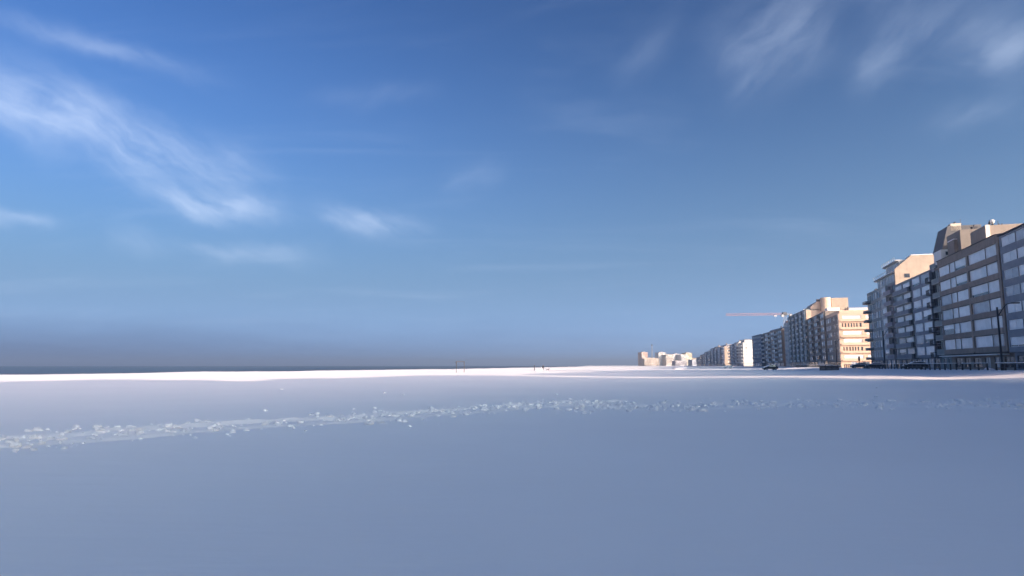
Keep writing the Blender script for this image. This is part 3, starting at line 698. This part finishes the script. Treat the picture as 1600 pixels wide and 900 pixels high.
# --- T2: lower brown part
b, ro, z = simple_block('apartment_block', 'brown apartment block with grid of bay windows behind the tan block', 281.3, Yof(1264), 7, 3.1, 'tan_dark', 'tan_dark', 6, D=13, gf=2.6, glass=['glass_blue','curtain','blind','glass_dark'], gw=[3,4,3,2], balc=('solid', .8, 'tan_dark'), kind='alt', parapet=.4)
MB().box(6, 13, -7, -2, z+.1, z+2.2).build('roof_house', 'white_render', ro); chimney(ro, 18, -4, z+.1, 1.5, .8, 1.2); b.done()
# --- G2: tall glass fronted block
YG0, YG1 = Yof(1264)+.3, Yof(1236)
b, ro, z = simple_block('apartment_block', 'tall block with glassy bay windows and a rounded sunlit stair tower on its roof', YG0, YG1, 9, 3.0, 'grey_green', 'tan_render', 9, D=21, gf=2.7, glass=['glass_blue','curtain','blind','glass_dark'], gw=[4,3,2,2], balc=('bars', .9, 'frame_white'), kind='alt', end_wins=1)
L = b.L; zt = b.z_of(1275, 474, 8, z+4)
MB().prism_x([(-20.5,z+.1),(-2.0,z+.1),(-2.6,z+2.0),(-5.5,zt-.4),(-8.5,zt),(-20.5,zt)], .0, L*.3).build('penthouse', 'tan_render', ro)
MB().prism_x([(-20.5,z+.1),(-2.5,z+.1),(-5,z+2.4),(-20.5,z+2.4)], L*.31, L-6).build('stepped_storey', 'slate_grey', ro)
MB().prism_x([(-20.5,z+2.403),(-5.2,z+2.403),(-5.4,z+2.56),(-20.5,z+2.56)], L*.31, L-6).build('stepped_snow', 'snow', ro)
at_ = b.a_of(1285.5, 8, z); zc = b.z_of(1285, 468, 10, z+5)
MB().prism([(-1.2+2.4*math.cos(q), -9.5+2.5*math.sin(q)) for q in [math.tau*i/20 for i in range(20)]], z-7, zc).build('stair_tower', 'tan_render', ro)
MB().box(-.5, 9, -20.5, -12.6, z+.0, zc-.1).build('lift_house', 'gable_tan', ro)
MB().box(1.5, 4, -8.4, -6.0, zt-.2, zt+1.0).build('roof_hatch', 'dark_brown', ro)
for k in range(6): chimney(ro, L*.35+k*6, -7-(k%2), z+2.4, 1.1, .8, 1.1+.5*(k%3), ['dark_brown','white_render','roof_dark'][k%3], 1)
aerial(ro, 3, -20, zc, 1.6); b.done()
b, ro, z = simple_block('apartment_block', 'narrow grey block squeezed behind the tall glassy block', YG1+.3, Yof(1228), 8, 3.0, 'concrete', 'concrete', 3, D=14, gf=2.7, gw=[3,3,2], parapet=.5); chimney(ro, 4, -4, z, 1, .8, 1.4); b.done()
# --- H: block with brick tower
YH0, YH1 = Yof(1225), Yof(1194)
b, ro, z = simple_block('apartment_block', 'grey brown block with white balconies and a dark brick roof tower', YH0, YH1, 7, 3.0, 'tan_dark', 'dark_brown', 6, D=16, gf=2.8, glass=['glass_dark','curtain','blind'], gw=[4,2,3], balc=('bars', 1.0, 'frame_white'), kind='alt', parapet=.6)
MB().box(1, 7, -12, -3.5, z+.1, z+5.6).build('brick_tower', 'red_brick', ro); MB().box(.9, 7.1, -12.1, -3.4, z+5.603, z+5.75).build('tower_snow', 'snow', ro)
MB().prism_x([(-12,z+.1),(-1.5,z+.1),(-4,z+2.4),(-12,z+2.4)], 8, b.L-8).build('stepped_storey', 'slate_grey', ro)
MB().box(8, b.L-8, -12, -4.1, z+2.403, z+2.6).build('stepped_snow', 'snow', ro)
for k in range(3): chimney(ro, 14+k*9, -6, z+2.5, 1.2, .8, 1.2, 'roof_dark', 1)
b.done()
b, ro, z = simple_block('apartment_block', 'dark blue glazed block beside the white sunlit block', YH1+.5, Yof(1180), 7, 3.0, 'blue_dark', 'blue_dark', 4, D=12, gf=2.8, glass=['glass_dark','glass_blue'], gw=[3,1], frame='frame_dark', off=1.5, parapet=.4); b.done()
# --- W: white block in sun
YW0 = Yof(1162); YW1 = Yof(1154)
b, ro, z = simple_block('apartment_block', 'white apartment block with bright sunlit end wall and rounded terraces', YW0, YW1, 6, 3.0, 'white_block', 'white_block', 5, D=16, gf=2.8, balc=('solid', 1.4, 'white_block'), gw=[0,2,6], parapet=.4, end_wins=3)
L = b.L
MB().box(-.2, L*.7, -16, -1.5, z+.1, z+2.8).build('roof_storey', 'white_block', ro); MB().box(-.4, L*.72, -16, -1.2, z+2.803, z+3.0).build('roof_slab', 'roof_dark', ro)
b.done()
# --- further along
rowspec = [(1152.5, 1141, 6, 'slate_grey', 'tan_dark', 'dark slate coloured block with white bands beyond the white block', 4, ('solid', 1.0, 'concrete'), 14, 0),
           (1133, 1121, 6, 'purple_grey', 'gable_tan', 'grey purple block with a pale end wall further down the row', 4, None, 14, 0),
           (1120.5, 1111, 6, 'purple_grey', 'purple_grey', 'plain purple grey block in the far middle of the row', 4, None, 12, 0),
           (1110.5, 1102, 5, 'slate_grey', 'slate_grey', 'small dark block near the far end of the seafront row', 3, None, 12, 0),
           (1101.5, 1095, 4, 'tan_dark', 'tan_dark', 'low brown block last but one before the bend', 3, None, 12, 0),
           (1094.5, 1089, 3, 'slate_grey', 'gable_tan', 'lowest dark block where the row meets the far cluster', 3, None, 12, 0)]
for i, (pn, pf, n, wm, em, lb, nb, bc, D, off) in enumerate(rowspec):
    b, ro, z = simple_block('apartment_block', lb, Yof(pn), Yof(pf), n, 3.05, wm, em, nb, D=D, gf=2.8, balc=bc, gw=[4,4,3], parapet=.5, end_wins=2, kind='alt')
    MB().prism_x([(-D+1,z+.1),(-1,z+.1),(-3.4,z+2.2),(-D+1,z+2.2)], 3, b.L*.75).build('roof_storey', ['cream','slate_grey','brown_brick'][i%3], ro)
    MB().box(3, b.L*.75, -D+1, -3.5, z+2.203, z+2.4).build('roof_snow', 'snow', ro)
    chimney(ro, b.L*.3, -5, z+2.3, 1.6, 1, 1.6); b.done()
# --- the far cluster on the bend, fronts turned to the sun
YC = 1320.
mat('far_white', (.50,.47,.44), streak=.2); mat('far_cream', (.44,.38,.31), streak=.2); mat('far_peach', (.44,.29,.21), streak=.2); mat('far_tan', (.47,.36,.26), streak=.2); mat('far_yellow', (.42,.37,.22))
far = [(1003,1011.5,550.5,1385,'far_peach','pale peach block at the left end of the far cluster'),
       (1007,1028.5,560,1300,'far_tan','wide tan block with bright sunlit front at the far end of the beach'),
       (1029.5,1040,551,1335,'far_white','white stepped block right of the wide tan block'),
       (1040.5,1052,554,1325,'far_cream','cream block in the middle of the far cluster'),
       (1052.5,1063,553.5,1345,'far_white','white block with pale balconies right of the far cluster middle'),
       (1064,1071.5,554,1335,'concrete','slim grey block between white and yellow blocks of the far cluster'),
       (1072,1081,551.5,1350,'far_yellow','tall yellowish block at the right of the far cluster'),
       (1055,1073,563.5,1280,'purple_grey','low dark block in front of the yellowish far block'),
       (1002,1046,559,1420,'far_cream','long cream block forming the back of the far cluster, left half'),
       (1046.5,1094,559.5,1420,'far_tan','long tan block forming the back of the far cluster, right half'),
       (1081.5,1092,562,1300,'slate_grey','low dark slate block right of the yellowish far block')]
for i, (x0, x1, yt, Y, wm, lb) in enumerate(far):
    A = at(x0-.7, 575, Y); B_ = at(x1+.7, 575, Y); H = at((x0+x1)/2, yt, Y).z-.9
    n = max(3, int(round((H-3.6)/3.05))); sh = (H-3.6)/n
    b, ro, z = simple_block('apartment_block', lb, 0, 0, n, sh, wm, wm, max(3, int((x1-x0)*1.3/4.2)), D=14, gf=3.0, P=((B_.x, Y), (A.x, Y-6.0)), gw=[1,3,5], balc=('solid', 1.0, wm) if i % 2 else None, parapet=.6, end_wins=1, snow=True)
    if i in (0, 2, 4, 6): MB().box(b.L*.15, b.L*.6, -11, -4, z+.1, z+2.0).build('roof_house', 'slate_grey', ro); MB().box(b.L*.15, b.L*.6, -11, -4, z+2.003, z+2.15).build('roof_snow', 'snow', ro)
    chimney(ro, b.L*.7, -5, z, 1.2, 1, 1.6, 'brown_brick', 1); b.done()
P = at(1019, 560, 1400); r0 = empty('lattice_mast', (P.x, 1400, 1.0)); tag(r0, 'thin dark mast rising behind the far cluster', 'mast')
zt_ = at(1019, 538, 1400).z
for sx_, sy_ in ((-1,-1),(1,-1),(1,1),(-1,1)): MB().tube([(sx_*1.3, sy_*1.3, 0), (sx_*.7, sy_*.7, zt_-1)], .22, 5).build('leg', 'crane_grey', r0)
MB().box(-1.3, 1.3, -1.3, 1.3, zt_-4, zt_-1).build('head', 'black_metal', r0)
mb = MB()
for k in range(12): mb.tube([(-1.2,-1.2,k*3.2),(1.2,-1.2,k*3.2+3.2)], .1, 4).tube([(1.2,-1.2,k*3.2),(-1.2,-1.2,k*3.2+3.2)], .1, 4)
mb.build('bracing', 'crane_grey', r0)

# ------------------------------------------------------------------ tower crane behind the row
YCR = 470.
Pt = at(1226, 491, YCR); r0 = empty('tower_crane', (Pt.x, YCR, .9)); tag(r0, 'reddish tower crane with a long jib rising behind the seafront row', 'crane'); hj = Pt.z-.9
def lattice(p0, p1, w, h, nseg, tri=False):
    mb = MB(); p0 = Vector(p0); p1 = Vector(p1); d = (p1-p0); dn = d.normalized()
    a = dn.cross(Vector((0,0,1))) if abs(dn.z) < .9 else Vector((1,0,0)); a.normalize(); c_ = a.cross(dn).normalized()
    offs = [a*w/2-c_*h/2, -a*w/2-c_*h/2, c_*h/2] if tri else [a*w/2+c_*h/2, -a*w/2+c_*h/2, -a*w/2-c_*h/2, a*w/2-c_*h/2]
    for o_ in offs: mb.tube([p0+o_, p1+o_], .08, 5)
    for k in range(nseg):
        q0 = p0+d*k/nseg; q1 = p0+d*(k+1)/nseg; m_ = len(offs)
        for j in range(m_): mb.tube([q0+offs[j], q1+offs[(j+1)%m_]], .06, 4)
    return mb
lattice((0,0,0), (0,0,hj-1), 1.8, 1.8, 16).build('mast', 'crane_grey', r0)
jl = (1226-1131)/1000*YCR
lattice((-1.2,0,hj+.2), (-jl,-4,hj-.6), 1.1, 1.3, 30, True).build('jib', 'crane_red', r0)
lattice((1.2,0,hj+.2), (5.5,.4,hj+.2), 1.2, 1.0, 5, True).build('counter_jib', 'crane_grey', r0)
MB().box(3.6, 5.4, -.8, 1.4, hj-2.0, hj-.3).build('counterweight', 'concrete', r0)
MB().box(-1.6, 1.2, -1.1, 1.1, hj-.9, hj+1.4).build('slewing_head', 'black_metal', r0)
MB().box(-3.2, -1.5, -2.1, -.8, hj-2.0, hj-.4).build('cab', 'crane_grey', r0)
MB().box(-jl*.16-1, -jl*.16+1, -.9, .3, hj+.0-1.6, hj-.8).tube([(-jl*.16,-.4,hj-.9),(-jl*.16,-.4,hj-5)], .06, 5).build('trolley', 'crane_grey', r0)

# ------------------------------------------------------------------ promenade: railing, lamps, cars
FOFF = 11.2
def fpt(Y): return Vector((float(Fx(Y))-FOFF/.954, Y, 0))
def railing(Ya, Yb, label, step=2.1):
    A, B_ = fpt(Ya), fpt(Yb); L = (B_-A).length; n = max(2, int(round(L/step))); u_ = (B_-A)/n
    r0 = empty('railing', (A.x, A.y, 0)); tag(r0, label, 'railing', 'snow capped railings along the seafront promenade')
    zz = [hz(A.x+u_.x*i, A.y+u_.y*i) for i in range(n+1)]; pm = MB().box(-.08,.08,-.08,.08,-.35,1.0).mesh('post', 'black_metal')
    for i in range(n+1):
        o = link('post', pm, r0); o.location = (u_.x*i, u_.y*i, .93)
    ang = math.atan2(u_.y, u_.x); Lr = L+.16
    for nm, z0, z1, hw, m_ in (('top_rail', 1.931, 2.01, .07, 'black_metal'), ('snow_cap', 2.012, 2.075, .09, 'snow_lump'), ('middle_rail', 1.42, 1.47, .03, 'black_metal')):
        o = MB().box(-.08, Lr-.08, -hw, hw, z0, z1).build(nm, m_, r0); o.rotation_euler = (0, 0, ang)
    return r0
railing(70, 86.2, 'near section of dark railing with snow on top at the right edge', 2.9)
railing(89.0, 98, 'middle section of dark railing in front of the brown brick block', 3.0)
railing(100.5, 187, 'long section of dark railing in front of the parked cars', 2.6)
railing(205, 300, 'farthest section of dark railing left of the tan block', 3.0)
def lamp(px, Y, ptop, label):
    X = (px-800)/FPX*Y*CP; zb = .85; H = at(px, ptop, Y).z-zb
    r0 = empty('street_lamp', (X, Y, zb)); tag(r0, label, 'street lamp', 'tall lamp posts along the promenade')
    MB().tube([(0,0,-.3),(0,0,1.0),(0,0,1.05),(0,0,H)], [.20,.20,.14,.11], 10).build('pole', 'black_metal', r0, True)
    MB().tube([(0,0,H-1.3),(.55,-.2,H-.3),(1.0,-.36,H+.35),(1.5,-.54,H+.5)], [.07,.06,.06,.05], 8).build('arm', 'black_metal', r0, True)
    hd = MB().prism_x([(-.16,0),(.16,0),(.10,.14),(-.10,.14)], -.5, .5).build('lamp_head', 'black_metal', r0)
    hd.location = (1.95, -.70, H+.44); hd.rotation_euler = (0, 0, math.atan2(-.36, 1))
    lens = MB().box(-.42, .42, -.12, .12, -.04, -.003).build('lens', 'lamp_clear', hd)
    return r0
lamp(1566, 86, 480, 'nearest tall black lamp post with angled arm before the brown block')
lamp(1383, 144, 517, 'second tall black lamp post standing before the grey green block')
lamp(1308, 206, 532, 'third lamp post, standing before the front of the tan block')

def car(px, Y, rz, paint, label, z=None, snowy=True):
    X = (px-800)/FPX*Y*CP; zb = hz(X, Y) if z is None else z
    r0 = empty('parked_car', (X, Y, zb), rz); tag(r0, label, 'car', 'cars parked on the seafront')
    # side profile (x forward), loft over five sections across the width
    low = [(-2.15,.32),(-2.2,.62),(-2.12,.92),(-1.2,.98),(.6,.98),(1.75,.86),(2.12,.68),(2.2,.42),(2.1,.28)]
    mb = MB(); sec = [(-.86,.90),(-.80,1.0),(0,1.02),(.80,1.0),(.86,.90)]; n_ = len(low); vs = []
    for yy, k in sec: vs += [(x*(1 if abs(yy) < .85 else .97), yy, .3+(z_-.3)*k) for x, z_ in low]
    fs = [(i*n_+j, i*n_+(j+1)%n_, (i+1)*n_+(j+1)%n_, (i+1)*n_+j) for i in range(4) for j in range(n_)]+[tuple(range(n_)), tuple(range(4*n_, 5*n_))[::-1]]
    mb.add(vs, fs); body = mb.build('body', paint, r0)
    cab = [(-1.95,.93),(-1.55,1.38),(-.9,1.47),(.15,1.46),(1.15,.95)]; vs = []
    for yy, k in ((-.80,0),(-.62,1),(.62,1),(.80,0)): vs += [(x if z_ < 1 else x*.97, yy, z_ if k or z_ < 1 else .95+(z_-.95)*.1) for x, z_ in cab]
    fs = [(i*5+j, i*5+(j+1)%5, (i+1)*5+(j+1)%5, (i+1)*5+j) for i in range(3) for j in range(5)]+[tuple(range(5)), tuple(range(15,20))[::-1]]
    cb = MB().add(vs, fs).build('cabin_glass', 'glass_dark', r0)
    MB().box(-1.45, .2, -.64, .64, 1.455, 1.50).build('roof', paint, r0)
    for sg in (-1, 1):
        for xa, xb, xt in ((1.15,.15,0),(-.45,-.42,0),(-1.95,-1.5,0)):
            MB().tube([(xa, sg*.80, .95), (xb, sg*.63, 1.47)], .035, 5).build('pillar', paint, r0)
        for xw in (-1.35, 1.35):
            wv = MB().tube([(xw, sg*.66, .31), (xw, sg*.88, .31)], .31, 16).build('wheel', 'tyre', r0); MB().tube([(xw, sg*.86, .31), (xw, sg*.895, .31)], .19, 12).build('rim', 'rim', wv)
        MB().box(2.02, 2.17, sg*.62-.18, sg*.62+.18, .60, .74).build('headlight', 'lamp_clear', r0)
        MB().box(-2.20, -2.10, sg*.64-.14, sg*.64+.14, .66, .84).build('tail_light', 'lamp_red', r0)
        MB().box(.78, .95, sg*.93-.09, sg*.93+.09, .96, 1.08).build('mirror', paint, r0)
    if snowy:
        MB().prism_x([(-.60,1.503),(.60,1.503),(.52,1.60),(-.52,1.60)], -1.4, .15).build('roof_snow', 'snow_lump', r0)
        q = MB(); vs = [(x, y, z_) for y in (-.72, .72) for x, z_ in ((1.05,1.03),(2.05,.74),(2.05,.80),(1.75,.96),(1.0,1.13),(.3,1.50),(.2,1.50))]
        q.add(vs, [tuple(range(7)), tuple(range(7,14))[::-1]]+[(j,(j+1)%7,7+(j+1)%7,7+j) for j in range(7)]).build('bonnet_snow', 'snow_lump', r0)
    return r0
inl = math.atan2(.30, -.954)          # pointing at the sea
car(1429, 129, inl, 'car_dark', 'dark car with snow on bonnet and windscreen behind the long railing')
car(1366, 166, inl, 'car_dark', 'dark car parked left of the snow covered car, before the lamp post')
car(1343, 172, inl+.05, 'car_grey', 'dark grey car parked at the foot of the tan end wall')
car(1203, 196, inl+.35, 'car_dark', 'lone dark car standing low on the snow left of the railing')
car(1137, 330, inl+.4, 'car_white', 'small white car far off where the beach meets the promenade')
# low timber windbreak in front of the tan block
A = at(1281, 577, 163); B_ = at(1311, 577, 158); zb = hz((A.x+B_.x)/2, 160)
r0 = empty('timber_windbreak', (A.x, A.y, zb), math.atan2(B_.y-A.y, B_.x-A.x)); tag(r0, 'low dark brown plank windbreak on the snow in front of the tan block', 'windbreak')
Lw = math.dist(A.xy, B_.xy); pk = MB().box(0, Lw, -.03, .03, 0, .17).mesh('plank', 'timber'); po = MB().box(-.06,.06,-.16,-.032,-.3,1.3).mesh('post', 'timber')
for k in range(6): link('plank', pk, r0).location = (0, 0, .02+k*.19)
for k in range(4): link('post', po, r0).location = (.1+(Lw-.2)*k/3, 0, 0)
MB().box(-.05, Lw+.05, -.10, .10, 1.17, 1.26).build('snow_cap', 'snow_lump', r0)
# information post among the cars
X = (1343-800)/FPX*160*CP; r0 = empty('sign_post', (X, 160, .85)); tag(r0, 'dark upright post among the parked cars before the tan wall', 'post')
MB().tube([(0,0,-.2),(0,0,2.0)], .06, 8).build('pole', 'black_metal', r0); MB().box(-.22,.22,-.05,.05,2.0,3.1).build('board', 'black_metal', r0)

# heaps of cleared snow
def heap(px, py, Y, w, h, d, label, seed):
    X = (px-800)/FPX*Y*CP; zb = hz(X, Y); o = link('snow_heap', lump_mesh(seed, 1.0)); o.scale = (w, d, h); o.location = (X, Y, zb+.05)
    o.data.materials[0] = MATS['snow_lump']; tag(o, label, 'snow heap', 'heaps of cleared snow')
heap(1063, 574, 420, 6, 1.6, 5, 'broad heap of cleared snow below the far cluster of blocks', 21)
heap(1100, 575, 390, 4, 1.1, 3, 'low heap of cleared snow right of the broad one', 22)
heap(846, 577, 214, .55, .95, .45, 'small upright white snow heap beside the distant people', 23)
heap(839, 578, 213, .9, .35, .6, 'low white snow pile left of the upright one near the people', 24)
heap(1546, 578, 92, 1.3, .55, .8, 'little snow heap in the opening of the railing', 25)
heap(1060, 577, 300, 5, .8, 3, 'long low ridge of snow in sunlight on the distant beach', 26)

# ------------------------------------------------------------------ goal frame on the far beach
Yg = 150.; A = at(713, 578, Yg); zb = hz(A.x, Yg); r0 = empty('goal_frame', (A.x, Yg, zb), R(45)); tag(r0, 'rusty goal frame standing alone near the edge of the sea', 'goal frame')
hg = at(713, 565, Yg).z-zb
MB().tube([(0,0,-.2),(0,0,hg)], .06, 8).build('post', 'rust', r0); MB().tube([(2.4,0,-.2),(2.4,0,hg)], .06, 8).build('post', 'rust', r0)
MB().tube([(-.06,0,hg),(2.46,0,hg)], .06, 8).build('crossbar', 'rust', r0)
for x in (0, 2.4): MB().tube([(x,.05,hg-.5),(x,.5,hg-.06),(x,.06,hg-.02)], .03, 6).build('net_bracket', 'rust', r0)

# ------------------------------------------------------------------ people and dog
def skinned(name, verts, edges, rad, root, sub=1):
    me = bpy.data.meshes.new(name); me.from_pydata(verts, edges, []); o = link(name, me)
    md = o.modifiers.new('skin', 'SKIN'); md.use_smooth_shade = True; md.branch_smoothing = .6
    for i, r_ in enumerate(rad): me.skin_vertices[0].data[i].radius = r_ if hasattr(r_, '__len__') else (r_, r_)
    me.skin_vertices[0].data[root].use_root = True
    o.modifiers.new('sub', 'SUBSURF').levels = sub; o.modifiers['sub'].render_levels = sub
    dg = bpy.context.evaluated_depsgraph_get(); ev = o.evaluated_get(dg); m2 = bpy.data.meshes.new_from_object(ev)
    bpy.data.objects.remove(o); m2.name = name; return m2
def person(px, Y, face, label, jm, stride=.12, armf=.1, hgt=1.0):
    vs = [(0,0,.95),(0,0,1.12),(0,.0,1.36),(0,.01,1.47),(0,.02,1.54),(0,.03,1.64),(0,.03,1.72)]
    ed = [(0,1),(1,2),(2,3),(3,4),(4,5),(5,6)]; rd = [(.17,.13),(.165,.13),(.20,.14),(.075,.075),(.06,.06),(.092,.105),(.07,.08)]
    for sg in (-1, 1):
        k = len(vs); f = stride*sg
        vs += [(sg*.10,0,.86),(sg*.11,.04+f*.6,.49),(sg*.11,f-.03,.10),(sg*.12,f+.13,.04)]; rd += [.105,.07,.05,(.05,.04)]
        ed += [(0,k),(k,k+1),(k+1,k+2),(k+2,k+3)]
        k = len(vs); a = -armf*sg
        vs += [(sg*.20,0,1.40),(sg*.25,-.02+a*.4,1.12),(sg*.25,.05+a,.88),(sg*.25,.06+a,.80)]; rd += [.075,.058,.045,(.045,.03)]
        ed += [(2,k),(k,k+1),(k+1,k+2),(k+2,k+3)]
        for j, (dy, dz, ln) in enumerate(((-.03,0,.07),(-.01,0,.085),(.012,0,.08),(.033,0,.06),(.055,.05,.05))):
            q = len(vs); b_ = vs[k+3]; vs += [(b_[0]-sg*.005, b_[1]+dy, b_[2]-.03+dz), (b_[0]-sg*.02, b_[1]+dy*1.15+.008, b_[2]-.03+dz-ln)]; rd += [.011,.009]; ed += [(k+3,q),(q,q+1)]
    me = skinned('body', vs, ed, rd, 0)
    for nm in (jm, 'trousers', 'skin', 'hair', 'boot'): me.materials.append(MATS[nm])
    for p_ in me.polygons:
        c = p_.center; p_.use_smooth = True
        p_.material_index = 4 if c.z < .13 else (2 if abs(c.x) > .19 and c.z < .83 else (1 if c.z < .86 and abs(c.x) < .2 else (0 if c.z < 1.49 else (3 if c.z > 1.66 or c.y < .0 else 2))))
    X = (px-800)/FPX*Y*CP; r0 = empty('person', (X, Y, hz(X, Y)-.02), face); r0.scale = (hgt,)*3; tag(r0, label, 'person')
    bd = link('body', me, r0)
    # face and hat
    MB().tube([(0,.125,1.615),(0,.145,1.60)], [.012,.018], 6).build('nose', 'skin', r0)
    for sg in (-1, 1): MB().box(sg*.035-.014, sg*.035+.014, .112, .128, 1.635, 1.65).build('eye', 'hair', r0); MB().box(sg*.1-.012, sg*.1+.012, .01, .05, 1.59, 1.65).build('ear', 'skin', r0)
    MB().box(-.028,.028,.11,.128,1.562,1.572).build('mouth', 'boot', r0)
    MB().tube([(0,.025,1.66),(0,.02,1.72),(0,.015,1.765),(0,.01,1.785)], [.112,.105,.07,.02], 12).build('hat', jm, r0, True)
    return r0
person(835, 218, R(-80), 'person in dark winter clothes standing alone left of the snow heap', 'jacket', .10, .08)
person(848.5, 219, R(160), 'person in a dark coat standing right behind the upright snow heap', 'jacket_two', .05, .1)
def dog(px, Y, face, label):
    vs = [(0,-.32,.46),(0,0,.45),(0,.26,.47),(0,.38,.60),(0,.47,.70),(0,.60,.66),(0,.66,.64),(0,-.42,.52),(0,-.60,.66)]
    ed = [(0,1),(1,2),(2,3),(3,4),(4,5),(5,6),(0,7),(7,8)]; rd = [(.12,.13),(.115,.12),(.14,.17),.10,.095,.05,.04,.04,.02]
    for sg in (-1, 1):
        k = len(vs); vs += [(sg*.09,.24,.34),(sg*.09,.25,.18),(sg*.09,.24,.03)]; rd += [.06,.035,.033]; ed += [(2,k),(k,k+1),(k+1,k+2)]
        k = len(vs); vs += [(sg*.09,-.26,.34),(sg*.09,-.38,.18),(sg*.09,-.35,.03)]; rd += [.08,.036,.034]; ed += [(0,k),(k,k+1),(k+1,k+2)]
    me = skinned('body', vs, ed, rd, 1); me.materials.append(MATS['dog_fur']); me.polygons.foreach_set('use_smooth', [True]*len(me.polygons))
    X = (px-800)/FPX*Y*CP; r0 = empty('dog', (X, Y, hz(X, Y)-.01), face); tag(r0, label, 'dog'); link('body', me, r0)
    for sg in (-1, 1): MB().add([(sg*.03,.43,.77),(sg*.09,.43,.76),(sg*.09,.44,.64),(sg*.06,.40,.74)], [(0,1,2),(0,2,3),(0,3,1),(1,3,2)]).build('ear', 'dog_fur', r0)
dog(856, 216, R(-75), 'small dark animal on the snow right of the two people')

# ------------------------------------------------------------------ haze over beach and sea
hm = bpy.data.materials.new('haze'); hm.use_nodes = True; g = NT(hm.node_tree)
pv = g.n('ShaderNodeVolumePrincipled', inp={'Color': (.78,.88,1.0,1), 'Density': .00036, 'Anisotropy': .6})
out = g.n('ShaderNodeOutputMaterial'); g.nt.links.new(pv.outputs[0], out.inputs['Volume'])
MATS['haze'] = hm
o = MB().box(-7900, 7900, -3100, 8000, -9.0, 62).build('haze', 'haze'); o['kind'] = 'stuff'; o['label'] = 'thin cold haze over the beach and the sea'
